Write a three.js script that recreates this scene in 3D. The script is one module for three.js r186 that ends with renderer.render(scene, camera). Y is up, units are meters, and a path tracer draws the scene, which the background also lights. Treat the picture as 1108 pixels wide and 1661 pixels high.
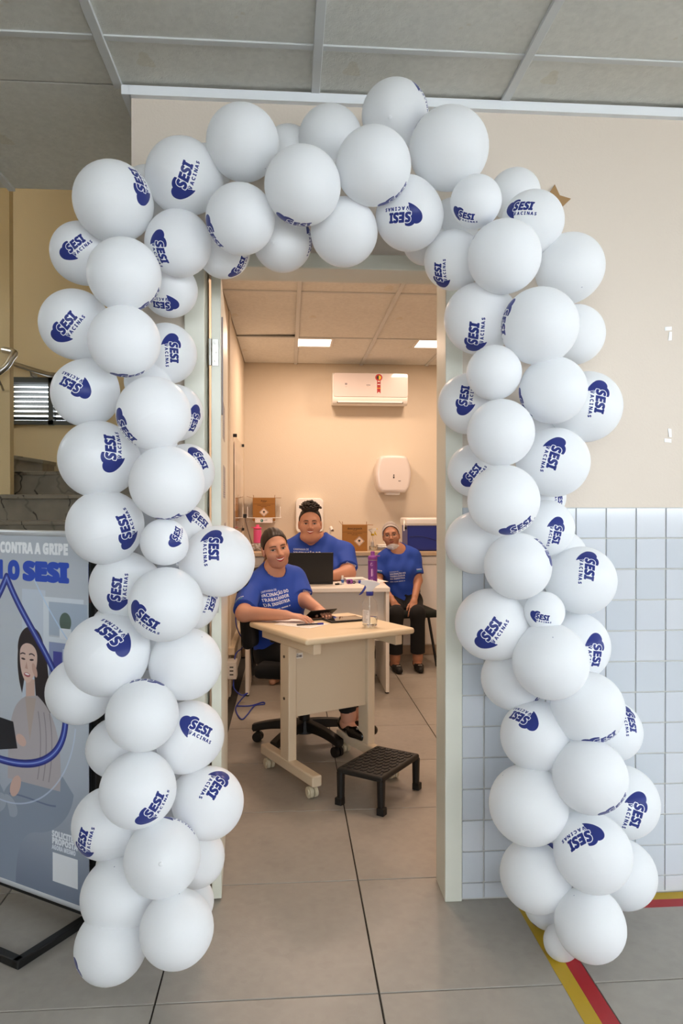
import * as THREE from 'three';
import { RoundedBoxGeometry } from 'three/addons/geometries/RoundedBoxGeometry.js';
import { mergeGeometries, mergeVertices } from 'three/addons/utils/BufferGeometryUtils.js';
import { RectAreaLightUniformsLib } from 'three/addons/lights/RectAreaLightUniformsLib.js';

// ---------------------------------------------------------------- camera, sky, exposure
const scene = new THREE.Scene();
const D = Math.PI / 180;
const camera = new THREE.PerspectiveCamera(70.277, 1108 / 1661, 0.05, 60);
camera.position.set(0, 1.316, 2.396);
camera.rotation.set(-0.41 * D, -4.2 * D, 0, 'YXZ');
scene.add(camera);
const renderer = new THREE.WebGLRenderer({ antialias: true });
renderer.toneMapping = THREE.LinearToneMapping;
renderer.toneMappingExposure = 1.0;
renderer.shadowMap.enabled = true;
RectAreaLightUniformsLib.init();
scene.background = new THREE.Color(0.91, 0.98, 1.04);      // an even overcast sky, seen through the open hall front and the stair window
scene.backgroundIntensity = 8.6;
const LED = new THREE.Color(1.0, 0.715, 0.53);              // the clinic room's warm ceiling panels
const LED_POWER = 75;

// ---------------------------------------------------------------- helpers
let seed = 7;
const rnd = () => { seed = (seed * 1664525 + 1013904223) >>> 0; return seed / 4294967296; };
const used = new Map();
const numbered = (n) => { const k = used.get(n) ?? 0; used.set(n, k + 1); return k ? `${n}_${String(k).padStart(3, '0')}` : n; };
const V = (x, y, z) => new THREE.Vector3(x, y, z);
const mesh = (name, geo, mat, parent) => { const m = new THREE.Mesh(geo, mat); m.name = name; m.castShadow = m.receiveShadow = true; parent.add(m); return m; };
const part = (name, geo, mat, parent, label) => { const m = mesh(name, geo, mat, parent); if (label) m.userData.label = label; return m; };
function thing(name, label, category, pos = [0, 0, 0], turn = 0, group) {
  const o = new THREE.Group(); o.name = numbered(name); o.position.set(...pos); o.rotation.y = turn;
  o.userData = { label, category }; if (group) o.userData.group = group; scene.add(o); return o;
}
function solo(name, geo, mat, label, category, group) {
  const m = mesh(numbered(name), geo, mat, scene); m.userData = { label, category }; if (group) m.userData.group = group; return m;
}
function struct(name, geo, mat, label, category) {
  const m = geo ? mesh(name, geo, mat, scene) : new THREE.Group(); if (!geo) { m.name = name; scene.add(m); }
  m.userData = { kind: 'structure', label, category }; return m;
}
const clean = (g) => { const o = g.index ? g.toNonIndexed() : g.clone(); for (const k of Object.keys(o.attributes)) if (!['position', 'normal', 'uv'].includes(k)) o.deleteAttribute(k); if (!o.attributes.uv) o.setAttribute('uv', new THREE.BufferAttribute(new Float32Array(o.attributes.position.count * 2), 2)); return o; };
const merge = (list) => mergeGeometries(list.map(clean));
const at = (g, x = 0, y = 0, z = 0, rx = 0, ry = 0, rz = 0) => g.applyMatrix4(new THREE.Matrix4().makeRotationFromEuler(new THREE.Euler(rx, ry, rz)).setPosition(x, y, z));
const plain = (w, h, d, x = 0, y = 0, z = 0) => boxUV(at(new THREE.BoxGeometry(w, h, d), x, y, z));
const rbox = (w, h, d, r = 0.004, x = 0, y = 0, z = 0, s = 2) => boxUV(at(new RoundedBoxGeometry(w, h, d, s, Math.min(r, w / 2.01, h / 2.01, d / 2.01)), x, y, z));
const span = (x0, x1, y0, y1, z0, z1) => plain(x1 - x0, y1 - y0, z1 - z0, (x0 + x1) / 2, (y0 + y1) / 2, (z0 + z1) / 2);
const rspan = (x0, x1, y0, y1, z0, z1, r = 0.003) => rbox(x1 - x0, y1 - y0, z1 - z0, r, (x0 + x1) / 2, (y0 + y1) / 2, (z0 + z1) / 2);
const cyl = (r0, r1, h, x = 0, y = 0, z = 0, s = 24) => at(new THREE.CylinderGeometry(r0, r1, h, s), x, y, z);
const tube = (pts, r, seg = 24, rs = 8, closed = false) => new THREE.TubeGeometry(new THREE.CatmullRomCurve3(pts.map((p) => V(...p)), closed, 'catmullrom', 0.5), seg, r, rs, closed);
const lathe = (pts, s = 28) => new THREE.LatheGeometry(pts.map((p) => new THREE.Vector2(...p)), s);
function bar(a, b, r, rs = 10) { const p = V(...a), q = V(...b), l = p.distanceTo(q); const g = new THREE.CylinderGeometry(r, r, l, rs); g.applyQuaternion(new THREE.Quaternion().setFromUnitVectors(V(0, 1, 0), q.clone().sub(p).normalize())); return g.translate(...p.add(q).multiplyScalar(0.5).toArray()); }
function boxUV(g) {          // uv in metres, from the way each corner faces
  const p = g.attributes.position, n = g.attributes.normal, uv = new Float32Array(p.count * 2);
  for (let i = 0; i < p.count; i++) {
    const ax = Math.abs(n.getX(i)), ay = Math.abs(n.getY(i)), az = Math.abs(n.getZ(i));
    if (ay >= ax && ay >= az) { uv[2 * i] = p.getX(i); uv[2 * i + 1] = p.getZ(i); } else if (ax >= az) { uv[2 * i] = p.getZ(i); uv[2 * i + 1] = p.getY(i); } else { uv[2 * i] = p.getX(i); uv[2 * i + 1] = p.getY(i); }
  }
  g.setAttribute('uv', new THREE.BufferAttribute(uv, 2)); return g;
}
const extr = (shape, depth, bevel = 0, seg = 2) => new THREE.ExtrudeGeometry(shape, { depth, bevelEnabled: bevel > 0, bevelThickness: bevel, bevelSize: bevel, bevelSegments: seg, curveSegments: 16 });
function roundRect(w, h, r) { const s = new THREE.Shape(), x = -w / 2, y = -h / 2; s.moveTo(x + r, y); s.lineTo(x + w - r, y); s.absarc(x + w - r, y + r, r, -Math.PI / 2, 0); s.lineTo(x + w, y + h - r); s.absarc(x + w - r, y + h - r, r, 0, Math.PI / 2); s.lineTo(x + r, y + h); s.absarc(x + r, y + h - r, r, Math.PI / 2, Math.PI); s.lineTo(x, y + r); s.absarc(x + r, y + r, r, Math.PI, 1.5 * Math.PI); return s; }

// ---------------------------------------------------------------- procedural textures
const hash = (x, y, s) => { let h = Math.imul(x | 0, 374761393) + Math.imul(y | 0, 668265263) + Math.imul(s | 0, 2147483647 / 7 | 0); h = Math.imul(h ^ (h >>> 13), 1274126177); return ((h ^ (h >>> 16)) >>> 0) / 4294967296; };
function noise(x, y, per, s) {       // tiling value noise
  const xi = Math.floor(x), yi = Math.floor(y), fx = x - xi, fy = y - yi, u = fx * fx * (3 - 2 * fx), v = fy * fy * (3 - 2 * fy), w = (a) => ((a % per) + per) % per;
  const a = hash(w(xi), w(yi), s), b = hash(w(xi + 1), w(yi), s), c = hash(w(xi), w(yi + 1), s), d = hash(w(xi + 1), w(yi + 1), s);
  return a + (b - a) * u + (c - a) * v + (a - b - c + d) * u * v;
}
const fbm = (u, v, base, oct, s) => { let t = 0, a = 0.5, f = base, m = 0; for (let o = 0; o < oct; o++) { t += a * noise(u * f, v * f, f, s + o); m += a; a *= 0.5; f *= 2; } return t / m; };
function dataTex(n, fn, metres = 1, srgb = true) {
  const d = new Uint8Array(n * n * 4);
  for (let y = 0; y < n; y++) for (let x = 0; x < n; x++) { const c = fn(x / n, y / n); const o = (y * n + x) * 4; for (let k = 0; k < 3; k++) d[o + k] = Math.max(0, Math.min(255, Math.round(255 * (c.length ? c[k] : c)))); d[o + 3] = 255; }
  const t = new THREE.DataTexture(d, n, n); t.wrapS = t.wrapT = THREE.RepeatWrapping; t.magFilter = THREE.LinearFilter; t.minFilter = THREE.LinearMipmapLinearFilter; t.generateMipmaps = true; if (srgb) t.colorSpace = THREE.SRGBColorSpace; t.repeat.set(1 / metres, 1 / metres); t.needsUpdate = true; return t;
}
function canvasTex(w, h, draw) { const c = document.createElement('canvas'); c.width = w; c.height = h; const g = c.getContext('2d'); draw(g, w, h); const t = new THREE.CanvasTexture(c); t.colorSpace = THREE.SRGBColorSpace; t.anisotropy = 8; return t; }
const tone = (hex, k) => { const c = new THREE.Color(hex).convertLinearToSRGB(); return [c.r * k, c.g * k, c.b * k]; };
const M = (o) => new THREE.MeshStandardMaterial(o);
const P = (o) => new THREE.MeshPhysicalMaterial(o);
const bumpFine = dataTex(256, (u, v) => fbm(u, v, 48, 3, 11), 0.25, false);
const bumpSpeck = dataTex(256, (u, v) => Math.min(1, 0.25 + fbm(u, v, 32, 3, 21) + (fbm(u, v, 90, 1, 5) > 0.8 ? -0.5 : 0)), 0.3, false);
const floorTex = dataTex(512, (u, v) => tone('#a19b92', 0.93 + 0.09 * fbm(u, v, 5, 4, 3) + 0.05 * (fbm(u, v, 60, 2, 9) - 0.5) - (fbm(u, v, 24, 2, 31) > 0.76 ? 0.02 : 0)), 1.3);
const ceilTex = dataTex(512, (u, v) => { const s = fbm(u, v, 6, 4, 42); return tone(s > 0.74 ? '#e0ddd2' : '#e6e6e1', 0.95 + 0.06 * fbm(u, v, 80, 2, 8) + 0.03 * fbm(u, v, 8, 3, 4)); }, 1.25);
const marbleTex = dataTex(512, (u, v) => { const w = fbm(u, v, 4, 4, 61); const q = Math.abs(Math.sin((u * 5 + v * 2.0 + w * 3.2) * Math.PI)); const vein = Math.max(0, 1 - q * 4.2) * (fbm(u, v, 6, 2, 77) > 0.45 ? 1 : 0.25); const k = 0.82 + 0.25 * fbm(u, v, 8, 4, 66); return [0.55 * k * (1 - vein * 0.72), 0.52 * k * (1 - vein * 0.74), 0.465 * k * (1 - vein * 0.76)]; }, 0.9);
const cardTex = dataTex(256, (u, v) => tone('#9c6f38', 0.94 + 0.10 * fbm(u, v, 40, 3, 51)), 0.3);
const mat = {
  paint: M({ color: '#ddd1be', roughness: 0.62, bumpMap: bumpFine, bumpScale: 0.0006 }),
  hallPaint: M({ color: '#d3c7b9', roughness: 0.62, bumpMap: bumpFine, bumpScale: 0.0006 }),
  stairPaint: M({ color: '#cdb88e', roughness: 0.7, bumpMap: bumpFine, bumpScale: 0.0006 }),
  jamb: M({ color: '#d9d9cc', roughness: 0.35 }),
  white: M({ color: '#eeece8', roughness: 0.4 }),
  trim: M({ color: '#e6eaee', roughness: 0.4 }),
  floor: M({ map: floorTex, roughness: 0.38, bumpMap: bumpFine, bumpScale: 0.0002 }),
  grout: M({ color: '#37342f', roughness: 0.9 }),
  tileGrout: M({ color: '#c2c1bb', roughness: 0.9 }),
  ceil: M({ map: ceilTex, color: '#eeeeec', roughness: 0.9, bumpMap: bumpSpeck, bumpScale: 0.0009 }),
  ceilRoom: M({ map: ceilTex, color: '#ffffff', roughness: 0.9, bumpMap: bumpSpeck, bumpScale: 0.0005 }),
  tee: M({ color: '#cfd2d2', roughness: 0.45 }),
  marble: M({ map: marbleTex, roughness: 0.3 }),
  steel: M({ color: '#b9b7b2', roughness: 0.28, metalness: 1 }),
  darkSteel: M({ color: '#4a4d4a', roughness: 0.5, metalness: 0.3 }),
  black: M({ color: '#0b0b0b', roughness: 0.55 }),
  blackFabric: M({ color: '#0c0c0c', roughness: 0.95, bumpMap: bumpFine, bumpScale: 0.0008 }),
  blackGloss: M({ color: '#0b0b0c', roughness: 0.22 }),
  cream: M({ color: '#d8c8ae', roughness: 0.42, bumpMap: bumpFine, bumpScale: 0.0002 }),
  creamTop: M({ color: '#dfcfb1', roughness: 0.38 }),
  desk: M({ color: '#ece7df', roughness: 0.45 }),
  card: M({ map: cardTex, roughness: 0.85 }),
  navy: M({ color: '#1c2f86', roughness: 0.4 }),
  paper: M({ color: '#f1efec', roughness: 0.8 }),
  clear: P({ color: '#ffffff', roughness: 0.04, transmission: 1, thickness: 0, ior: 1.45 }),
  water: P({ color: '#eef6f6', roughness: 0.02, transmission: 1, thickness: 0.03, ior: 1.33 }),
};

// ---------------------------------------------------------------- the setting
const CEIL = 2.67, BACK = -4.5, LEFT = -0.41, RIGHT = 2.6;
const floor = struct('floor', merge([span(-5, 6, -0.12, -0.007, -4.7, 5.2)]), mat.grout, 'grey porcelain tiled floor running from the hall into the room', 'floor');
{ // porcelain tiles, each a slab of its own with a dark joint around it
  const g = [0, 1, 2].map((k) => { const q = rbox(0.593, 0.012, 0.593, 0.0015); const uv = q.attributes.uv; for (let i = 0; i < uv.count; i++) uv.setXY(i, uv.getX(i) + k * 0.43, uv.getY(i) + k * 0.77); return q; });
  for (let i = -8; i < 8; i++) for (let j = -6; j < 9; j++) {
    const x = 0.245 + 0.598 * (i + 0.5), z = 0.45 - 0.598 * (j + 0.5);
    if (x < -4.6 || x > 4.2 || z < -4.45 || (x < -0.6 && z < -1.5)) continue;
    const t = part('floor_tile', g[Math.floor(rnd() * 3)], mat.floor, floor); t.position.set(x, -0.006, z);
  }
}
struct('ground_outside', span(-16, 16, -0.2, -0.13, 5.2, 22), M({ color: '#9a978f', roughness: 0.9 }), 'pale paving outside the open hall front', 'ground');

// wall between the hall and the room, with the doorway in it
const doorL = -0.272, doorR = 0.523, doorH = 2.098, WT = 0.12;
const wallTop = 2.80;
const wf = struct('wall_front', merge([span(-0.503, doorL, 0, wallTop, -WT, 0), span(doorR, 6, 0, wallTop, -WT, 0), span(doorL, doorR, doorH, wallTop, -WT, 0)]), mat.hallPaint, 'cream painted wall with the doorway in it', 'wall');
{ // dado of ten centimetre glazed tiles
  const tileMats = ['#c4c9d0', '#bfc5cc', '#c8ccd2'].map((c) => P({ color: c, roughness: 0.12, clearcoat: 0.6, clearcoatRoughness: 0.08 }));
  const geos = new Map();
  const tile = (w, h) => { const k = `${w.toFixed(3)}_${h.toFixed(3)}`; if (!geos.has(k)) geos.set(k, rbox(w, h, 0.008, 0.0018)); return geos.get(k); };
  const pitch = 0.1047, rowTop = 1.314;
  part('tile_bed', merge([span(0.578, 6, 0, rowTop, 0, 0.004), span(-0.503, -0.334, 0, rowTop, 0, 0.004)]), mat.tileGrout, wf, 'grey grout bed of the tile dado');
  const field = (x0, x1, first) => {
    for (let r = 0; r < 13; r++) {
      const y1 = rowTop - r * pitch, y0 = Math.max(0.004, y1 - pitch);
      let a = x0, b = first;
      while (a < x1 - 0.004) {
        const w = Math.min(b, x1) - a - 0.004, h = y1 - y0 - 0.004;
        if (w > 0.004 && h > 0.004) { const t = part('wall_tile', tile(w, h), tileMats[Math.floor(rnd() * 3)], wf); t.position.set(a + 0.002 + w / 2, y0 + 0.002 + h / 2, 0.0055 + rnd() * 0.0007); }
        a = b; b += pitch;
      }
    }
  };
  field(0.578, 2.64, 0.6535); field(-0.503, -0.334, -0.425);
}
struct('trim_1', merge([span(-0.508, 6, 2.632, 2.662, 0, 0.022), span(-0.53, -0.503, 2.632, 2.662, -0.5, 0.022)]), mat.trim, 'white metal angle along the top of the cream wall', 'trim');
struct('trim_2', merge([rspan(-0.334, doorL + 0.003, 0, 2.145, -WT - 0.01, 0.018, 0.004), rspan(doorR - 0.003, 0.578, 0, 2.145, -WT - 0.01, 0.018, 0.004), rspan(doorL + 0.0035, doorR - 0.0035, doorH - 0.004, 2.1445, -WT - 0.01, 0.0175, 0.004)]), mat.jamb, 'pale grey green door frame around the doorway', 'door frame');

// room shell
struct('wall_left', merge([span(-0.503, LEFT, 0, 4.2, BACK - 0.12, -WT)]), mat.paint, 'cream side wall of the room next to the open door', 'wall');
struct('wall_back', span(-0.503, RIGHT + 0.12, 0, CEIL + 0.1, BACK - 0.12, BACK), mat.paint, 'cream back wall of the room carrying the air conditioner', 'wall');
struct('wall_right', span(RIGHT, RIGHT + 0.12, 0, CEIL + 0.1, BACK, -WT), mat.paint, 'cream side wall of the room out of view', 'wall');
struct('baseboard_back', span(LEFT, RIGHT, 0, 0.07, BACK, BACK + 0.012), mat.floor, 'grey tile skirting at the foot of the back wall', 'baseboard');

function ceiling(name, label, x0, x1, z0, z1, xs, zs, holes) {     // hung panels in a grid of flat bars
  const c = struct(name, merge([span(x0, x1, CEIL + 0.03, CEIL + 0.13, z0, z1)]), mat.white, label, 'ceiling');
  const X = [x0, ...xs, x1], Z = [z0, ...zs, z1], geos = new Map();
  for (let i = 0; i + 1 < X.length; i++) for (let j = 0; j + 1 < Z.length; j++) {
    const w = X[i + 1] - X[i], d = Z[j + 1] - Z[j], cx = (X[i] + X[i + 1]) / 2, cz = (Z[j] + Z[j + 1]) / 2;
    const hole = holes.find(([hx, hz]) => hx > X[i] && hx < X[i + 1] && hz > Z[j] && hz < Z[j + 1]);
    let g;
    if (hole) {
      const s = new THREE.Shape([new THREE.Vector2(X[i] + 0.004, -Z[j] - 0.004), new THREE.Vector2(X[i] + 0.004, -Z[j + 1] + 0.004), new THREE.Vector2(X[i + 1] - 0.004, -Z[j + 1] + 0.004), new THREE.Vector2(X[i + 1] - 0.004, -Z[j] - 0.004)]);
      const [hx, hz, hw] = hole, q = hw / 2; s.holes.push(new THREE.Path([new THREE.Vector2(hx - q, -hz - q), new THREE.Vector2(hx + q, -hz - q), new THREE.Vector2(hx + q, -hz + q), new THREE.Vector2(hx - q, -hz + q)]));
      g = boxUV(at(extr(s, 0.012), 0, CEIL + 0.002, 0, -Math.PI / 2));
      part('ceiling_panel', g, name === 'ceiling' ? mat.ceilRoom : mat.ceil, c);
    } else {
      const k = `${w.toFixed(3)}_${d.toFixed(3)}`; if (!geos.has(k)) geos.set(k, rbox(w - 0.008, 0.012, d - 0.008, 0.002));
      const t = part('ceiling_panel', geos.get(k), name === 'ceiling' ? mat.ceilRoom : mat.ceil, c); t.position.set(cx, CEIL + 0.008, cz); if (name === 'ceiling' && i === 0 && j === 1) { t.rotation.set(0.010, 0, 0.022); t.position.y += 0.007; }
    }
  }
  const bars = [];
  for (const x of xs) bars.push(rspan(x - 0.014, x + 0.014, CEIL - 0.010, CEIL + 0.002, z0, z1, 0.002));
  for (const z of zs) bars.push(rspan(x0, x1, CEIL - 0.004, CEIL + 0.002, z - 0.012, z + 0.012, 0.002));
  for (const b of bars) part('grid_bar', b, mat.tee, c);
  return c;
}
const steps = (a, n, p) => Array.from({ length: n }, (_, k) => a + k * p);
const lampSpots = [[0.215, -3.6, 0.29], [1.20, -3.58, 0.29], [0.215, -1.35, 0.29], [1.20, -1.35, 0.29]];
ceiling('ceiling', 'white panel ceiling hung over the clinic room', LEFT, RIGHT, BACK, -WT, steps(0.07, 4, 0.625), [-3.44, -2.2, -0.97], lampSpots);
const hallX = steps(-4.328, 16, 0.631);
ceiling('ceiling_hall', 'grey panel ceiling over the hall with pale grid bars', -5, 6, 0.0, 5.2, hallX, [0.245, 1.495, 2.745, 3.995], []);
ceiling('ceiling_stair', 'shaded strip of panel ceiling beside the stair opening', -5, -0.503, -0.81, 0.0, steps(-4.328, 6, 0.631), [], []);

// the hall is open to daylight along its far side, behind the camera
struct('wall_hall_left', span(-5.15, -5, 0, CEIL + 0.13, -0.81, 5.2), mat.hallPaint, 'cream wall at the far end of the hall', 'wall');
struct('wall_hall_front', merge([span(-5, -1.9, 0, CEIL, 5.05, 5.2), span(-1.9, 6, 0, 1.25, 5.05, 5.2), span(-1.9, 6, 2.6, CEIL, 5.05, 5.2), span(2.2, 2.5, 1.25, 2.6, 5.05, 5.2), span(5.85, 6, 1.25, 2.6, 5.05, 5.2)]), mat.hallPaint, 'outer wall of the hall with wide daylight openings', 'wall');
struct('wall_hall_right', merge([span(6, 6.15, 0, 1.25, -WT, 5.2), span(6, 6.15, 2.5, CEIL + 0.13, -WT, 5.2), span(6, 6.15, 1.25, 2.5, -WT, 0.9)]), mat.hallPaint, 'end wall of the hall with a long window opening', 'wall');

// stairwell at the left
{
  const z0 = -0.82, rise = 0.175, go = 0.28, sx0 = -2.9, sx1 = -0.506;
  struct('wall_stair_back', merge([span(-5, -2.33, 0, 4.2, -4.02, -3.9), span(-1.62, sx1, 0, 4.2, -4.02, -3.9), span(-2.33, -1.62, 0, 2.02, -4.02, -3.9), span(-2.33, -1.62, 2.385, 4.2, -4.02, -3.9)]), mat.stairPaint, 'shaded beige wall behind the stairs', 'wall');
  struct('wall_stair_core', span(-3.2, -1.917, 1.402, 4.2, -2.86, -2.79), mat.stairPaint, 'beige wall corner beside the upper steps', 'wall');
  struct('wall_stair_side', merge([span(-5.12, -5, 0, 2.9, -4.02, -0.81), span(-5.12, -5, 4.05, 4.2, -4.02, -0.81), span(-5.12, -5, 2.9, 4.05, -4.02, -3.5), span(-5.12, -5, 2.9, 4.05, -1.1, -0.81)]), mat.stairPaint, 'beige outer wall of the stairwell', 'wall');
  struct('ceiling_stairwell', merge([span(-5.12, -0.41, 4.2, 4.32, -4.02, -0.69), span(-5.12, -0.503, CEIL + 0.13, 4.2, -0.81, -0.69)]), mat.stairPaint, 'ceiling high above the stairwell', 'ceiling');
  const st = thing('staircase', 'marble staircase rising behind the poster stand', 'stairs');
  for (let k = 1; k <= 9; k++) {
    const y = k * rise, z = z0 - (k - 1) * go;
    part('riser', span(sx0, sx1, y - rise, y - 0.03, z - 0.02, z), mat.marble, st);
    const depth = k === 9 ? 0.82 : go;
    part('tread', rspan(sx0, sx1, y - 0.03, y, z - depth - 0.0, z + 0.02, 0.006), mat.marble, st);
  }
  // winding marble riser against the back wall
  const w = new THREE.Shape([new THREE.Vector2(-2.6, 1.575), new THREE.Vector2(-1.966, 1.575), new THREE.Vector2(-1.966, 1.665), new THREE.Vector2(-2.6, 1.765)]);
  part('winder_riser', boxUV(at(extr(w, 0.30), 0, 0, -3.90)), mat.marble, st);
  const w2 = new THREE.Shape([new THREE.Vector2(-2.6, 1.765), new THREE.Vector2(-1.95, 1.662), new THREE.Vector2(-1.95, 1.69), new THREE.Vector2(-2.6, 1.793)]);
  part('winder_tread', boxUV(at(extr(w2, 0.33), 0, 0, -3.90)), mat.marble, st);
  // louvred window
  const win = struct('window_1', merge([span(-2.35, -1.6, 2.005, 2.04, -3.95, -3.87), span(-2.35, -1.6, 2.355, 2.40, -3.95, -3.87), span(-2.35, -2.32, 2.0, 2.4, -3.95, -3.87), span(-1.63, -1.6, 2.0, 2.4, -3.95, -3.87), span(-2.005, -1.965, 2.0, 2.4, -3.95, -3.87)]), mat.darkSteel, 'dark framed louvre window above the stairs', 'window');
  for (const [a, b] of [[-2.32, -2.005], [-1.965, -1.63]]) for (let k = 0; k < 8; k++) part('louvre_slat', at(plain(b - a, 0.006, 0.045), (a + b) / 2, 2.06 + k * 0.0405, -3.91, -0.45), mat.darkSteel, win);
  // steel handrails
  const h1 = thing('handrail', 'steel handrail rising at the wall corner beside the stairs', 'handrail');
  part('rail', tube([[-2.35, 1.98, -2.62], [-1.95, 2.215, -2.66], [-1.862, 2.325, -2.68], [-1.852, 2.355, -2.70], [-1.875, 2.375, -2.73], [-1.95, 2.395, -2.77]], 0.022, 48, 10), mat.steel, h1);
  part('bracket', bar([-1.96, 2.12, -2.79], [-1.96, 2.20, -2.68], 0.007), mat.steel, h1);
  const h2 = thing('handrail', 'steel handrail sloping above the louvre window', 'handrail');
  part('rail', tube([[-2.6, 2.60, -3.80], [-2.294, 2.507, -3.80], [-2.02, 2.425, -3.80], [-1.913, 2.41, -3.80], [-1.5, 2.41, -3.80]], 0.02, 40, 10), mat.steel, h2);
  part('bracket', merge([bar([-2.13, 2.46, -3.80], [-2.13, 2.41, -3.84], 0.007), bar([-2.13, 2.41, -3.84], [-2.13, 2.41, -3.90], 0.007)]), mat.steel, h2);
  part('rosette', at(cyl(0.03, 0.03, 0.008), -2.13, 2.41, -3.896, Math.PI / 2), mat.steel, h2);
}

// open door leaf
{
  const door = struct('door_1', null, null, 'open cream door leaf seen along its pale edge', 'door');
  door.position.set(-0.254, 0.008, -0.045); door.rotation.y = 3.2 * D;
  part('leaf', rspan(0, 0.032, 0, 2.085, -0.79, 0, 0.002), mat.jamb, door);
  for (const y of [0.25, 1.0, 1.82]) {
    const h = part('hinge', merge([rspan(0.003, 0.024, y - 0.045, y + 0.045, -0.001, 0.0025, 0.001), cyl(0.006, 0.006, 0.088, -0.004, y, 0.004, 12)]), mat.steel, door, 'steel hinge plate');
    for (const [dx, dy] of [[0.011, 0.03], [0.016, 0.0], [0.011, -0.03]]) part('screw', at(cyl(0.0035, 0.0035, 0.002, 0, 0, 0, 12), dx, y + dy, 0.003, Math.PI / 2), mat.white, h);
  }
  const notice = canvasTex(128, 192, (g, w, h) => { g.fillStyle = '#b9b2b0'; g.fillRect(0, 0, w, h); g.fillStyle = '#6f6a72'; for (let r = 0; r < 14; r++) for (let c = 0; c < 5; c++) g.fillRect(10 + c * 22, 10 + r * 13, 8 + 10 * hash(r, c, 3), 6); });
  for (const [y, h, z] of [[1.62, 0.13, -0.27], [1.40, 0.12, -0.33], [1.17, 0.15, -0.42]]) part('notice', at(new THREE.BoxGeometry(0.0012, h, 0.2), 0.0327, y, z), M({ map: notice, roughness: 0.8 }), door, 'small printed notice stuck on the door');
  part('sign_strip', rspan(0.032, 0.037, 1.62, 1.95, -0.06, -0.045, 0.001), M({ color: '#8d8689', roughness: 0.5 }), door, 'narrow grey strip on the door');
}

// recessed ceiling panels of the room
lampSpots.forEach(([x, z, w], i) => {
  const t = thing('ceiling_lamp', ['lit square panel lamp over the air conditioner, left of two', 'lit square panel lamp cut off by the right door frame', 'lit square panel lamp above the doorway, hidden by the balloons, left', 'lit square panel lamp above the doorway, hidden by the balloons, right'][i], 'lamp', [x, CEIL, z], 0, 'panel lamps in the room ceiling');
  const fr = roundRect(w + 0.012, w + 0.012, 0.004); fr.holes.push(new THREE.Path(roundRect(w - 0.016, w - 0.016, 0.003).getPoints(6)));
  part('frame', at(extr(fr, 0.008, 0.001), 0, -0.006, 0, -Math.PI / 2), mat.white, t);
  part('diffuser', plain(w - 0.016, 0.004, w - 0.016, 0, 0.003, 0), M({ color: '#ffffff', emissive: new THREE.Color(1, 0.93, 0.85), emissiveIntensity: 2.2, roughness: 0.6 }), t, 'glowing white diffuser');
  const l = new THREE.RectAreaLight(LED, LED_POWER, w - 0.02, w - 0.02); l.position.set(0, -0.008, 0); l.rotation.x = -Math.PI / 2; t.add(l);
});

// ---------------------------------------------------------------- furniture and equipment of the room
{ // cream rolling desk in front
  const t = thing('rolling_desk', 'small cream laminate desk on castors standing in front', 'desk', [0.205, 0, -1.19], 27.5 * D);
  part('desktop', at(rbox(0.60, 0.03, 0.60, 0.013, 0, 0, 0, 4), 0, 0.72, 0), mat.creamTop, t);
  const apron = [-0.225, 0.225];
  for (const x of apron) {
    part('support_rail', rspan(x - 0.02, x + 0.02, 0.655, 0.705, -0.26, 0.27, 0.004), mat.cream, t);
    part('leg', rspan(x - 0.022, x + 0.022, 0.10, 0.656, -0.055, 0.035, 0.006), mat.cream, t);
    const f = part('foot', rspan(x - 0.025, x + 0.025, 0.062, 0.112, -0.27, 0.27, 0.008), mat.cream, t);
    for (const z of [-0.22, 0.22]) {
      const c = part('castor', merge([at(cyl(0.026, 0.026, 0.016, 0, 0, 0, 20), x - 0.012, 0.026, z, 0, 0, Math.PI / 2), at(cyl(0.026, 0.026, 0.016, 0, 0, 0, 20), x + 0.012, 0.026, z, 0, 0, Math.PI / 2), at(cyl(0.014, 0.014, 0.05, 0, 0, 0, 14), x, 0.028, z, 0, 0, Math.PI / 2)]), M({ color: '#cfc6ac', roughness: 0.5 }), f, 'cream twin wheel castor');
      c.userData.label = 'cream twin wheel castor';
    }
  }
  part('modesty_panel', rspan(-0.204, 0.204, 0.31, 0.705, -0.012, 0.012, 0.002), mat.cream, t);
  for (const y of [0.60, 0.40]) part('bolt', at(cyl(0.007, 0.007, 0.004, 0, 0, 0, 14), -0.248, y, -0.01, 0, 0, Math.PI / 2), M({ color: '#3a3028', roughness: 0.5 }), t);
  const tag = canvasTex(128, 80, (g) => { g.fillStyle = '#eeebe4'; g.fillRect(0, 0, 128, 80); g.fillStyle = '#26242a'; for (let i = 0; i < 16; i++) g.fillRect(14 + i * 6.4, 30, 2 + 3 * hash(i, 1, 1), 34); g.fillRect(24, 12, 30, 8); });
  part('asset_tag', at(new THREE.BoxGeometry(0.042, 0.026, 0.0015), -0.180, 0.602, 0.0132), M({ map: tag, roughness: 0.5 }), t, 'white barcode sticker');
}
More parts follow.
